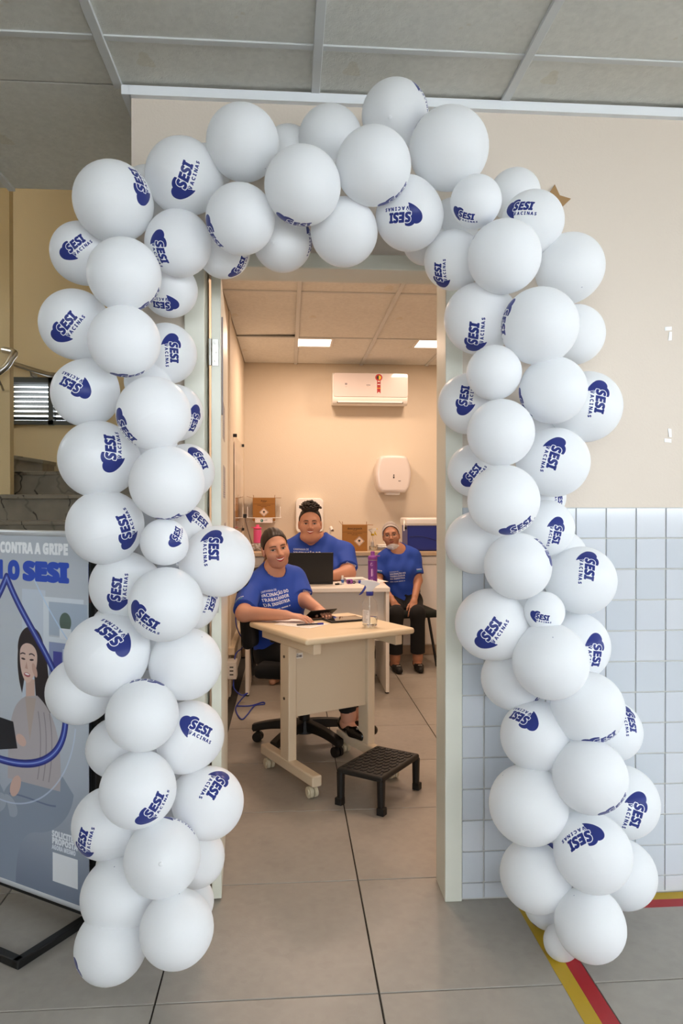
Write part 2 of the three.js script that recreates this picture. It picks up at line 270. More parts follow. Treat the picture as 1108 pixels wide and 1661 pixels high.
{ // black step stool
  const t = thing('step_stool', 'low black ribbed foot stool on the floor by the desk', 'stool', [0.413, 0, -0.878], 53.5 * D);
  const W = 0.36, Dp = 0.23, H = 0.165;
  part('top_frame', rbox(W, 0.026, Dp, 0.010, 0, H - 0.013, 0, 3), mat.black, t);
  const ribs = []; for (let i = 0; i < 9; i++) for (let j = 0; j < 12; j++) ribs.push(at(new THREE.BoxGeometry(0.026, 0.004, 0.009), -W / 2 + 0.036 + i * 0.036, H + 0.001, -Dp / 2 + 0.022 + j * 0.0168, 0, (i + j) % 2 ? 0.35 : -0.35));
  part('tread_ribs', merge(ribs), M({ color: '#1b1816', roughness: 0.6 }), t, 'ribbed rubber tread');
  for (const sx of [-1, 1]) for (const sz of [-1, 1]) {
    const a = [sx * (W / 2 - 0.018), H - 0.02, sz * (Dp / 2 - 0.018)], b = [sx * (W / 2 - 0.010), 0, sz * (Dp / 2 - 0.008)];
    const g = new THREE.CylinderGeometry(0.019, 0.016, H - 0.02, 4, 1); g.rotateY(Math.PI / 4); g.translate((a[0] + b[0]) / 2, (H - 0.02) / 2, (a[2] + b[2]) / 2);
    const l = part('leg', g, mat.black, t); part('rubber_foot', at(rbox(0.034, 0.032, 0.034, 0.003), b[0] * 0.99, 0.016, b[2] * 0.99), mat.black, l);
  }
}
{ // white desk
  const t = thing('office_desk', 'white panel desk carrying the laptop behind the cream desk', 'desk', [0.206, 0, -2.98]);
  part('desktop', rspan(-0.506, 0.506, 0.72, 0.75, -0.32, 0.325, 0.003), mat.desk, t);
  for (const s of [-1, 1]) { part('side_panel', rspan(s * 0.49 - 0.0125, s * 0.49 + 0.0125, 0.012, 0.72, -0.30, 0.312, 0.002), mat.desk, t); for (const z of [-0.26, 0.28]) part('levelling_foot', cyl(0.012, 0.015, 0.012, s * 0.49, 0.006, z, 12), mat.black, t); }
  part('modesty_panel', rspan(-0.478, 0.478, 0.36, 0.72, 0.20, 0.216, 0.002), mat.desk, t);
}
{ // laptop
  const t = thing('laptop', 'open black laptop seen from behind on the white desk', 'laptop', [0.162, 0.75, -2.90]);
  part('base', rspan(-0.165, 0.165, 0.001, 0.018, -0.235, 0, 0.005), mat.black, t);
  part('keyboard', rspan(-0.15, 0.15, 0.018, 0.0195, -0.125, -0.02, 0.0005), M({ color: '#232323', roughness: 0.7 }), t);
  const l = part('lid', rspan(-0.165, 0.165, 0, 0.222, -0.004, 0.004, 0.003), M({ color: '#131313', roughness: 0.5 }), t); l.position.set(0, 0.016, 0.002); l.rotation.x = 0.16;
  part('screen', span(-0.155, 0.155, 0.015, 0.21, -0.0046, -0.0042), mat.blackGloss, l);
  const bc = canvasTex(64, 96, (g) => { g.fillStyle = '#e6e2df'; g.fillRect(0, 0, 64, 96); g.fillStyle = '#4a4646'; for (let i = 0; i < 12; i++) g.fillRect(8, 12 + i * 6, 20 + 26 * hash(i, 2, 4), 3); });
  part('barcode_label', at(new THREE.PlaneGeometry(0.024, 0.034), -0.148, 0.095, 0.0045), M({ map: bc, roughness: 0.6 }), l, 'white barcode label');
}
function flask(name, label, pos, h, r, color, capColor, print) { // insulated drinking bottle
  const t = thing(name, label, 'bottle', pos);
  part('body', lathe([[0, 0], [r * 0.94, 0], [r, 0.006], [r, h * 0.70], [r * 0.98, h * 0.72], [0, h * 0.72]], 32), M({ color, roughness: 0.45 }), t);
  part('ring', lathe([[r * 0.97, h * 0.715], [r * 0.99, h * 0.72], [r * 0.99, h * 0.735], [r * 0.97, h * 0.74]], 32), mat.steel, t);
  part('cap', lathe([[0, h * 0.735], [r * 1.0, h * 0.735], [r * 1.0, h * 0.82], [r * 0.85, h * 0.86], [r * 0.45, h * 0.87], [r * 0.45, h * 0.98], [r * 0.36, h], [0, h]], 32), M({ color: capColor, roughness: 0.5 }), t);
  part('carry_loop', rbox(r * 1.3, h * 0.035, r * 0.6, 0.004, (print ? 1 : -1) * r * 0.95, h * 0.855, 0), M({ color: capColor, roughness: 0.5 }), t);
  if (print) {
    const tx = canvasTex(128, 512, (g, w, hh) => { g.fillStyle = print; g.fillRect(0, 0, w, hh); g.save(); g.translate(w / 2 + 4, hh * 0.52); g.rotate(-Math.PI / 2); g.strokeStyle = '#d8b7e4'; g.lineWidth = 7; g.beginPath(); g.moveTo(-95, 14); for (let k = 0; k < 14; k++) g.quadraticCurveTo(-92 + k * 13, k % 3 ? -22 : -34, -84 + k * 13, k % 2 ? 16 : 2); g.stroke(); g.restore(); g.strokeStyle = '#d8b7e4'; g.lineWidth = 7; g.beginPath(); g.arc(w / 2, 84, 20, 0, 5); g.stroke(); g.beginPath(); g.arc(w / 2, 48, 14, 1, 6); g.stroke(); g.strokeRect(w / 2 - 18, hh - 74, 36, 40); });
    part('print', at(new THREE.CylinderGeometry(r * 1.006, r * 1.006, h * 0.66, 16, 1, true, -0.75, 1.5), 0, h * 0.36, 0), M({ map: tx, roughness: 0.45 }), t, 'pale script lettering');
  }
  return t;
}
flask('drinking_bottle', 'tall purple drinking bottle with pale lettering on the white desk', [0.627, 0.75, -2.98], 0.235, 0.0345, '#6d2f8c', '#8b3fa3', '#6d2f8c').rotation.y = -0.35;
flask('drinking_bottle', 'pink drinking bottle behind the nearest woman', [-0.275, 0.99, -4.2], 0.165, 0.036, '#e0578f', '#e2497f');
function sprayer(name, label, pos, turn, s, head, trig, fill) { // trigger spray bottle
  const t = thing(name, label, 'bottle', pos, turn);
  const r = 0.037 * s, h = 0.15 * s;
  part('bottle_body', lathe([[0, 0.004 * s], [r * 0.8, 0.001], [r * 0.97, 0.004], [r, 0.012 * s], [r, h * 0.66], [r * 0.9, h * 0.8], [r * 0.42, h * 0.95], [r * 0.36, h], [r * 0.36, h * 1.04]], 36), mat.clear, t, 'clear plastic bottle');
  part('liquid', lathe([[0, 0.004 * s], [r * 0.76, 0.004 * s], [r * 0.93, 0.012 * s], [r * 0.93, h * fill], [0, h * fill]], 32), mat.water, t, 'clear liquid');
  part('dip_tube', bar([0, 0.012 * s, 0], [0, h * 1.02, 0], 0.0022, 8), M({ color: '#e9e9e6', roughness: 0.5 }), t);
  part('collar', lathe([[0, h * 1.0], [r * 0.46, h * 1.0], [r * 0.48, h * 1.12], [r * 0.4, h * 1.13], [0, h * 1.13]], 28), M({ color: trig, roughness: 0.45 }), t);
  const sh = new THREE.Shape(); sh.moveTo(-0.012, 0); sh.lineTo(0.010, 0); sh.quadraticCurveTo(0.018, 0.022, 0.044, 0.034); sh.lineTo(0.046, 0.038); sh.quadraticCurveTo(0.01, 0.055, -0.040, 0.052); sh.lineTo(-0.043, 0.036); sh.lineTo(-0.020, 0.03); sh.quadraticCurveTo(-0.012, 0.018, -0.012, 0);
  part('spray_head', at(extr(sh, 0.014, 0.002), 0, 0, -0.007).scale(s, s, s).translate(0, h * 1.13, 0), M({ color: head, roughness: 0.45 }), t);
  part('nozzle', at(cyl(0.008, 0.009, 0.014, 0, 0, 0, 16), -0.047, 0.045, 0, 0, 0, Math.PI / 2).scale(s, s, s).translate(0, h * 1.13, 0), M({ color: trig, roughness: 0.45 }), t);
  const tr = new THREE.Shape(); tr.moveTo(-0.020, 0.034); tr.quadraticCurveTo(-0.026, 0.01, -0.050, -0.016); tr.quadraticCurveTo(-0.040, -0.014, -0.032, -0.004); tr.quadraticCurveTo(-0.020, 0.01, -0.013, 0.034);
  part('trigger', at(extr(tr, 0.010, 0.0015), 0, 0, -0.005).scale(s, s, s).translate(0, h * 1.13, 0), M({ color: trig, roughness: 0.45 }), t);
  const lb = canvasTex(128, 160, (g) => { g.fillStyle = '#e7e1dc'; g.fillRect(0, 0, 128, 160); g.fillStyle = '#8b8685'; for (let i = 0; i < 11; i++) g.fillRect(12, 14 + i * 13, 50 + 50 * hash(i, 3, 8), 4); });
  part('label', new THREE.CylinderGeometry(r * 1.01, r * 1.01, h * 0.42, 16, 1, true, -1.05, 1.0).translate(0, h * 0.36, 0), M({ map: lb, roughness: 0.7 }), t, 'white printed label');
  return t;
}
sprayer('spray_bottle', 'clear spray bottle with blue trigger on the cream desk', [0.392, 0.736, -1.085], -0.1, 1.02, '#e9e9ee', '#26339a', 0.32);
sprayer('spray_bottle', 'small spray bottle with yellow trigger on the back counter', [0.765, 0.92, -4.16], -2.6, 0.9, '#f2f0e6', '#e3c51d', 0.30);

function sheet(name, label, category, pos, turn, w, d, tex, h = 0.0012, m) {
  const o = solo(name, boxUV(rbox(w, h, d, 0.0003)), m ?? (tex ? M({ map: tex, roughness: 0.8 }) : mat.paper), label, category); o.position.set(...pos); o.rotation.y = turn;
  if (tex) { const g = o.geometry, p = g.attributes.position, uv = g.attributes.uv; for (let i = 0; i < p.count; i++) uv.setXY(i, p.getX(i) / w + 0.5, 0.5 - p.getZ(i) / d); }
  return o;
}
const form = canvasTex(256, 360, (g) => { g.fillStyle = '#f3f1ef'; g.fillRect(0, 0, 256, 360); g.fillStyle = '#9a979c'; for (let i = 0; i < 22; i++) g.fillRect(24, 30 + i * 14, 90 + 110 * hash(i, 6, 2), 3); });
sheet('paper_sheet', 'white form under the hand of the nearest woman', 'paper', [0.065, 0.7362, -1.20], 0.9, 0.16, 0.22, form);
sheet('paper_sheet', 'white sheet of paper under the pen on the cream desk', 'paper', [0.015, 0.7376, -1.285], 0.45, 0.15, 0.21, form);
sheet('paper_sheet', 'white sheet at the right end of the white desk', 'paper', [0.655, 0.7512, -3.13], 0.25, 0.15, 0.21, form);
{ const t = thing('pen', 'blue ballpoint pen lying on the papers', 'pen', [0.10, 0.7425, -1.155], 0.25); part('barrel', bar([-0.06, 0, 0], [0.045, 0, 0], 0.004, 10), M({ color: '#111426', roughness: 0.3 }), t); part('cap', bar([0.045, 0, 0], [0.075, 0, 0], 0.0046, 10), M({ color: '#2330a0', roughness: 0.3 }), t); }
{ const t = thing('tablet', 'dark glossy tablet lying flat behind the spray bottle', 'tablet', [0.285, 0.736, -1.315], 0.35); part('case', rbox(0.20, 0.009, 0.135, 0.004, 0, 0.0045, 0), mat.black, t); part('screen', rbox(0.185, 0.001, 0.12, 0.0004, 0, 0.0095, 0), P({ color: '#1b1c20', roughness: 0.05, clearcoat: 1 }), t); }
{ const t = thing('phone_case', 'black folding phone case lying open by the tablet', 'phone', [0.165, 0.737, -1.37], 0.5); part('back_cover', rbox(0.16, 0.007, 0.08, 0.003, 0, 0.0035, 0), mat.black, t); const f = part('flap', at(rbox(0.16, 0.004, 0.07, 0.002, 0, 0, 0.035), 0, 0, 0, -0.55), mat.black, t); f.position.set(0.01, 0.010, -0.035); part('phone', rbox(0.145, 0.004, 0.068, 0.002, 0, 0.0085, 0.004), P({ color: '#4a2e22', roughness: 0.1, clearcoat: 1 }), t); }
{ // small things beside the laptop
  const v = thing('medicine_vial', 'small vial with white cap and blue label beside the laptop', 'vial', [0.40, 0.75, -2.96]); part('vial_body', lathe([[0, 0], [0.010, 0], [0.0115, 0.002], [0.0115, 0.034], [0, 0.034]], 20), M({ color: '#d8e2ee', roughness: 0.2 }), v); part('label', cyl(0.0119, 0.0119, 0.022, 0, 0.017, 0, 20), M({ color: '#3a63a8', roughness: 0.5 }), v); part('cap', lathe([[0, 0.034], [0.0085, 0.034], [0.0085, 0.058], [0, 0.058]], 20), mat.white, v);
  const k = thing('keychain_purse', 'little purple purse with black clips on the white desk', 'purse', [0.452, 0.75, -2.93], 0.3); part('pouch', rbox(0.046, 0.034, 0.026, 0.010, 0, 0.017, 0, 3), M({ color: '#8a4a9c', roughness: 0.6 }), k); part('clip', at(new THREE.TorusGeometry(0.009, 0.0035, 8, 18), 0.032, 0.010, 0.004), mat.black, k); part('clip', at(new THREE.TorusGeometry(0.007, 0.003, 8, 18), -0.012, 0.018, 0.016), mat.black, k);
  const u = thing('key_bunch', 'bunch of keys with black fobs beside the laptop', 'keys', [0.355, 0.75, -2.86]); part('fob', rbox(0.034, 0.012, 0.020, 0.004, 0, 0.006, 0), mat.black, u); part('key_ring', at(new THREE.TorusGeometry(0.011, 0.0015, 6, 20), 0.022, 0.003, 0.008, Math.PI / 2), mat.steel, u); part('key', rbox(0.040, 0.0025, 0.009, 0.001, 0.03, 0.004, -0.012), mat.steel, u); part('tag', rbox(0.030, 0.010, 0.016, 0.003, 0.016, 0.018, -0.004), mat.paper, u);
  const n = thing('notebook', 'thick grey notebook with papers beside the purple bottle', 'notebook', [0.507, 0.75, -3.06], 0.1); part('cover', rbox(0.15, 0.022, 0.19, 0.003, 0, 0.011, 0), M({ color: '#b7aeb6', roughness: 0.6 }), n); part('loose_sheets', merge([at(rbox(0.148, 0.002, 0.19, 0.0005), 0.004, 0.024, 0, 0.02, 0.12), at(rbox(0.14, 0.002, 0.17, 0.0005), -0.006, 0.0275, 0, -0.02, -0.1, 0.02)]), mat.paper, n);
}
// ---- back counter with its cabinet
{
  const c = thing('base_cabinet', 'cream base cabinet under the back worktop', 'cabinet', [1.095, 0, -4.225]);
  part('carcass', span(-1.50, 1.49, 0.09, 0.885, -0.265, 0.245), mat.desk, c);
  part('plinth', span(-1.50, 1.49, 0.0, 0.09, -0.265, 0.215), M({ color: '#b9a58f', roughness: 0.5 }), c);
  for (let k = 0; k < 5; k++) { const x0 = -1.497 + k * 0.597, x1 = x0 + 0.592; part('door', rspan(x0, x1, 0.10, 0.80, 0.246, 0.264, 0.003), mat.desk, c); part('drawer', rspan(x0, x1, 0.806, 0.875, 0.246, 0.264, 0.003), mat.desk, c); }
  solo('worktop', rspan(LEFT + 0.004, RIGHT - 0.01, 0.885, 0.92, BACK + 0.002, -3.94, 0.004), M({ color: '#c9b193', roughness: 0.35 }), 'beige stone worktop along the back wall', 'worktop');
}
const hazard = (g, x, y, s) => { g.save(); g.translate(x, y); g.rotate(Math.PI / 4); g.fillStyle = '#e6cfbd'; g.fillRect(-s, -s, 2 * s, 2 * s); g.lineWidth = s * 0.09; g.strokeStyle = '#2a1d16'; g.strokeRect(-s * 0.88, -s * 0.88, 1.76 * s, 1.76 * s); g.restore(); g.fillStyle = '#1d1512'; for (let k = 0; k < 3; k++) { const a = -Math.PI / 2 + k * 2.094; g.beginPath(); g.arc(x + Math.cos(a) * s * 0.26, y - s * 0.12 + Math.sin(a) * s * 0.26, s * 0.24, 0, 7); g.fill(); } g.fillStyle = '#e6cfbd'; for (let k = 0; k < 3; k++) { const a = -Math.PI / 2 + k * 2.094; g.beginPath(); g.arc(x + Math.cos(a) * s * 0.38, y - s * 0.12 + Math.sin(a) * s * 0.38, s * 0.15, 0, 7); g.fill(); } g.fillStyle = '#3a2a22'; g.fillRect(x - s * 0.42, y + s * 0.5, s * 0.84, s * 0.07); };
function sharpsBox(label, pos, turn, w, h, d, brand, low) {
  const t = thing('sharps_box', label, 'box', pos, turn);
  const tex = canvasTex(512, 560, (g, W, H) => { g.fillStyle = '#9c6c34'; g.fillRect(0, 0, W, H); for (let i = 0; i < 900; i++) { g.fillStyle = `rgba(${hash(i, 1, 1) > 0.5 ? '255,220,160' : '70,40,10'},0.05)`; g.fillRect(hash(i, 2, 1) * W, hash(i, 3, 1) * H, 30 * hash(i, 4, 1), 2); } g.fillStyle = '#2c1d12'; g.textAlign = 'center'; g.font = 'bold 56px sans-serif'; g.fillText(brand, W * 0.5, 96); g.fillRect(W * 0.42, 112, W * 0.16, 6); g.fillRect(0, 150, W, 5); g.font = 'bold 21px sans-serif'; g.fillText('MATERIAL PERFUROCORTANTE', W * 0.5, 190); g.fillText('INFECTANTE', W * 0.5, 222); hazard(g, W * (low ? 0.5 : 0.68), 350, 78); g.lineWidth = 3; g.strokeStyle = '#4a321e'; if (!low) g.strokeRect(22, 410, 110, 60); });
  const gb = rbox(w, h, d, 0.002, 0, h / 2, 0); part('carton', gb, mat.card, t);
  part('printed_face', at(new THREE.PlaneGeometry(w * 0.985, h * 0.985), 0, h / 2, d / 2 + 0.0006), M({ map: tex, roughness: 0.85 }), t, 'printed carton front with hazard diamond');
  const fl = (x, rz, l) => part('flap', at(rbox(l, 0.003, d * 0.8, 0.001, l / 2, 0, 0), x, h - 0.002, 0, 0, 0, rz), mat.card, t);
  fl(-w / 2, low ? Math.PI - 0.25 : Math.PI - 0.9, low ? 0.06 : 0.045); fl(w / 2, low ? 0.02 : -0.05, 0.055);
  for (const s of [-1, 1]) part('ear', at(rbox(0.004, 0.03, 0.03, 0.001), s * (w / 2 - 0.004), h + 0.012, -0.01, 0, 0, -s * 0.12), mat.card, t);
  return t;
}
sharpsBox('brown sharps carton with hazard diamond standing on the back worktop', [0.60, 0.92, -4.16], -0.06, 0.225, 0.235, 0.15, 'descarpack', false);
sharpsBox('brown sharps carton held in the wall rack above the pink bottle', [-0.222, 1.185, -4.405], 0, 0.205, 0.215, 0.13, 'Polar', true);
{
  const t = thing('carton_rack', 'white wire wall rack holding the sharps carton', 'rack', [-0.222, 1.185, -4.405]);
  part('wire_frame', merge([tube([[-0.15, 0.125, -0.09], [-0.15, 0.125, 0.06], [-0.148, 0.045, 0.078], [-0.14, 0.03, 0.08], [0.14, 0.03, 0.08], [0.148, 0.045, 0.078], [0.15, 0.125, 0.06], [0.15, 0.125, -0.09]], 0.0035, 80, 8), bar([-0.148, -0.006, -0.09], [-0.148, -0.006, 0.0], 0.0035), bar([-0.10, -0.004, -0.09], [-0.10, -0.004, 0.07], 0.0035), bar([0.10, -0.004, -0.09], [0.10, -0.004, 0.07], 0.0035)]), mat.white, t);
  const tx = canvasTex(256, 64, (g) => { g.fillStyle = '#ece6e4'; g.fillRect(0, 0, 256, 64); g.fillStyle = '#2f6f62'; g.beginPath(); g.arc(98, 32, 22, 0, 7); g.fill(); g.fillStyle = '#9fc4ba'; g.beginPath(); g.arc(92, 28, 8, 0, 7); g.fill(); g.fillStyle = '#6b6a70'; g.fillRect(130, 26, 48, 5); g.fillRect(150, 16, 30, 4); g.fillStyle = '#333'; g.beginPath(); g.arc(238, 16, 4, 0, 7); g.fill(); g.beginPath(); g.arc(18, 16, 4, 0, 7); g.fill(); });
  part('name_plate', at(new THREE.BoxGeometry(0.16, 0.04, 0.002), 0, 0.004, 0.085), M({ map: tx, roughness: 0.5 }), t, 'white plate with a green round emblem');
}
{ // cooler
  const t = thing('cool_box', 'blue cool box with white lid on the back worktop', 'cooler', [1.275, 0.92, -4.18], 0.02);
  const body = new THREE.CylinderGeometry(0.5, 0.45, 1, 4, 1); body.rotateY(Math.PI / 4); const k = Math.SQRT1_2 * 2;
  part('body', at(rbox(0.43, 0.235, 0.30, 0.02, 0, 0.1185, 0, 3), 0, 0, 0), mat.navy, t);
  part('groove', merge([tube([[-0.2, 0.13, 0.151], [-0.08, 0.13, 0.151], [0.08, 0.085, 0.151], [0.2, 0.08, 0.151]], 0.0025, 24, 6)]), M({ color: '#14215e', roughness: 0.5 }), t);
  const l = part('lid', rbox(0.46, 0.062, 0.32, 0.015, 0, 0.265, 0, 3), mat.white, t); part('lid_rim', rbox(0.452, 0.012, 0.312, 0.004, 0, 0.235, 0), mat.white, l);
  part('handle', merge([tube([[-0.226, 0.28, 0.05], [-0.236, 0.24, 0.09], [-0.238, 0.18, 0.10]], 0.007, 12, 8)]), mat.white, t); part('hinge_pin', at(cyl(0.012, 0.012, 0.02, 0, 0, 0, 16), -0.228, 0.205, 0.09, 0, 0, Math.PI / 2), mat.black, t);
  part('packing_tape', rbox(0.12, 0.115, 0.002, 0.0005, 0.145, 0.185, 0.151), M({ color: '#a06f2c', roughness: 0.3 }), t, 'brown packing tape patch');
  const th = part('thermometer', rbox(0.042, 0.068, 0.014, 0.005, 0.148, 0.20, 0.158), mat.white, t, 'white digital thermometer'); part('display', rbox(0.030, 0.022, 0.001, 0.0004, 0.148, 0.216, 0.1655), M({ color: '#33393a', roughness: 0.2 }), th); part('button', merge([at(cyl(0.003, 0.003, 0.002, 0, 0, 0, 10), 0.141, 0.192, 0.1655, Math.PI / 2), at(cyl(0.003, 0.003, 0.002, 0, 0, 0, 10), 0.155, 0.192, 0.1655, Math.PI / 2)]), mat.black, th);
}
{ // steel tray behind the hairnet woman and the swan tap
  const t = thing('steel_tray', 'low steel tray standing behind the woman with the hairnet', 'tray', [0.91, 0.92, -4.25]); part('tray_body', rbox(0.20, 0.035, 0.14, 0.006, 0, 0.0175, 0), mat.steel, t); part('tray_cover', rbox(0.19, 0.012, 0.13, 0.004, 0, 0.043, 0), mat.white, t);
  const f = thing('tap', 'white swan neck tap above the back worktop', 'tap', [0.385, 0.92, -4.36]); part('stem', tube([[0, 0, 0], [0, 0.12, 0], [0.004, 0.185, 0.006], [0.012, 0.205, 0.03], [0.022, 0.18, 0.05]], 0.013, 30, 12), mat.white, f); part('base_ring', cyl(0.022, 0.024, 0.012, 0, 0.006, 0), mat.white, f); part('spout_ring', cyl(0.015, 0.014, 0.012, 0.023, 0.174, 0.051), mat.steel, f);
  const b = thing('plastic_bag', 'crumpled clear plastic bag on the worktop under the pink bottle', 'bag', [-0.275, 0.92, -4.2]);
  const g = new THREE.IcosahedronGeometry(0.055, 4), p = g.attributes.position; for (let i = 0; i < p.count; i++) { const q = V(p.getX(i), p.getY(i), p.getZ(i)).normalize(); const k = 0.052 + 0.012 * Math.sin(q.x * 17 + q.y * 9) * Math.sin(q.y * 21 + q.z * 13) + 0.006 * Math.sin(q.z * 40 + q.x * 31); p.setXYZ(i, q.x * k * 1.05, Math.max(-0.035, Math.min(0.035, q.y * k)), q.z * k); } g.computeVertexNormals(); g.translate(0, 0.035, 0);
  part('bag_film', g, P({ color: '#cfc9c6', roughness: 0.25, clearcoat: 0.8, transmission: 0.35, thickness: 0 }), b);
}
// ---- on the back wall
{
  const t = thing('air_conditioner', 'white wall mounted air conditioner with a red award ribbon sticker', 'air conditioner', [0.757, 2.26, BACK]);
  const s = new THREE.Shape(); s.moveTo(0, 0.02); s.lineTo(0.15, 0.0); s.quadraticCurveTo(0.205, 0.01, 0.212, 0.06); s.lineTo(0.215, 0.255); s.quadraticCurveTo(0.21, 0.285, 0.18, 0.288); s.lineTo(0, 0.288); s.closePath();
  part('housing', at(extr(s, 0.70, 0.004), -0.35, 0, 0, 0, -Math.PI / 2 + Math.PI, 0).applyMatrix4(new THREE.Matrix4().makeScale(-1, 1, 1)).translate(0, 0, 0), mat.white, t);
  const housing = t.children[0]; housing.geometry = at(extr(s, 0.69, 0.004), 0, 0, 0); { const g = housing.geometry, p = g.attributes.position; for (let i = 0; i < p.count; i++) { const z = p.getX(i), x = p.getZ(i) - 0.345; p.setXYZ(i, -x, p.getY(i), z); } g.computeVertexNormals(); }
  const pnl = part('front_panel', at(extr(roundRect(0.686, 0.212, 0.018), 0.006, 0.003), 0.004, 0.178, 0.2145), P({ color: '#d8cecb', roughness: 0.3, clearcoat: 0.5, clearcoatRoughness: 0.04 }), t);
  part('air_flap', at(rbox(0.60, 0.006, 0.05, 0.002), 0, 0.040, 0.200, 1.15), mat.white, t);
  part('outlet_slot', at(rbox(0.615, 0.05, 0.004, 0.001), 0, 0.038, 0.196, -0.35), M({ color: '#4a423c', roughness: 0.8 }), t);
  const st = canvasTex(160, 400, (g) => {
    g.clearRect(0, 0, 160, 400); g.fillStyle = '#d8cecb'; g.fillRect(0, 0, 160, 400); g.fillStyle = '#a3171a'; g.beginPath(); g.moveTo(46, 120); g.lineTo(114, 120); g.lineTo(114, 392); g.lineTo(80, 356); g.lineTo(46, 392); g.fill();
    g.fillStyle = '#b81c1f'; for (let k = 0; k < 16; k++) { const a = k * Math.PI / 8; g.beginPath(); g.arc(80 + 56 * Math.cos(a), 76 + 56 * Math.sin(a), 14, 0, 7); g.fill(); } g.beginPath(); g.arc(80, 76, 58, 0, 7); g.fill(); g.fillStyle = '#f2cf21'; g.beginPath(); g.arc(80, 76, 42, 0, 7); g.fill(); g.fillStyle = '#1a1512'; g.beginPath(); g.arc(80, 76, 42, Math.PI / 2, Math.PI * 1.5); g.fill(); 
    g.fillStyle = '#f6f0ea'; g.fillRect(62, 142, 12, 24); g.fillRect(80, 142, 18, 24); g.fillRect(56, 206, 14, 16); g.fillRect(74, 202, 14, 20); g.fillRect(92, 206, 12, 16); g.fillStyle = '#f0c020'; g.fillRect(40, 282, 80, 10);
  });
  part('award_sticker', at(new THREE.PlaneGeometry(0.078, 0.186), 0.078, 0.190, 0.2245), M({ map: st, roughness: 0.35 }), pnl, 'red ribbon sticker with yellow and black disc');
  const lg = canvasTex(128, 64, (g) => { g.fillStyle = '#d8cecb'; g.fillRect(0, 0, 128, 64); g.fillStyle = '#4a4a52'; for (let k = 0; k < 6; k++) g.fillRect(20 + k * 13, 12 + 3 * hash(k, 3, 3), 9, 16); g.fillStyle = '#b98a5a'; g.fillRect(22, 44, 50, 4); });
  part('emblem', at(new THREE.PlaneGeometry(0.060, 0.03), -0.016, 0.172, 0.2243), M({ map: lg, roughness: 0.35 }), pnl);
  const lb = canvasTex(64, 128, (g) => { g.fillStyle = '#d8cecb'; g.fillRect(0, 0, 64, 128); g.fillStyle = '#5a5460'; g.fillRect(14, 10, 36, 30); g.fillStyle = '#d8cecb'; g.fillRect(20, 18, 24, 4); g.fillRect(20, 28, 24, 4); g.fillStyle = '#9a948f'; g.fillRect(14, 60, 36, 4); g.fillRect(14, 78, 36, 4); });
  part('rating_label', at(new THREE.PlaneGeometry(0.034, 0.066), -0.225, 0.165, 0.2243), M({ map: lb, roughness: 0.4 }), pnl);
}
{
  const t = thing('towel_dispenser', 'white paper towel dispenser on the back wall', 'dispenser', [0.978, 1.415, BACK]);
  const s = new THREE.Shape(); s.moveTo(-0.100, 0.065); s.lineTo(0.100, 0.065); s.quadraticCurveTo(0.128, 0.085, 0.137, 0.19); s.quadraticCurveTo(0.135, 0.28, 0.105, 0.34); s.quadraticCurveTo(0.10, 0.348, 0.08, 0.349); s.quadraticCurveTo(0, 0.356, -0.08, 0.349); s.quadraticCurveTo(-0.10, 0.348, -0.105, 0.34); s.quadraticCurveTo(-0.135, 0.28, -0.137, 0.19); s.quadraticCurveTo(-0.128, 0.085, -0.100, 0.065);
  part('cover', extr(s, 0.17, 0.03, 5), P({ color: '#ddd4cf', roughness: 0.3, clearcoat: 0.5, clearcoatRoughness: 0.05 }), t);
  part('outlet', merge([rspan(-0.068, 0.068, 0.012, 0.075, 0.02, 0.15, 0.012)]), mat.white, t);
  part('lock', merge([at(cyl(0.006, 0.006, 0.006, 0, 0, 0, 14), 0, 0.195, 0.2, Math.PI / 2), rspan(-0.006, 0.006, 0.165, 0.183, 0.198, 0.203, 0.002)]), mat.black, t, 'black key slot');
  part('emblem', rspan(0.043, 0.066, 0.138, 0.144, 0.199, 0.202, 0.001), M({ color: '#55504e', roughness: 0.5 }), t);
  const d = thing('soap_dispenser', 'white wall dispenser partly hidden behind the curly haired woman', 'dispenser', [0.20, 1.10, BACK]); part('cover', extr(roundRect(0.235, 0.30, 0.03), 0.09, 0.012, 4).translate(0, 0.135, 0), mat.white, d); part('push_bar', rbox(0.15, 0.05, 0.03, 0.01, 0, 0.02, 0.105), mat.white, d);
}
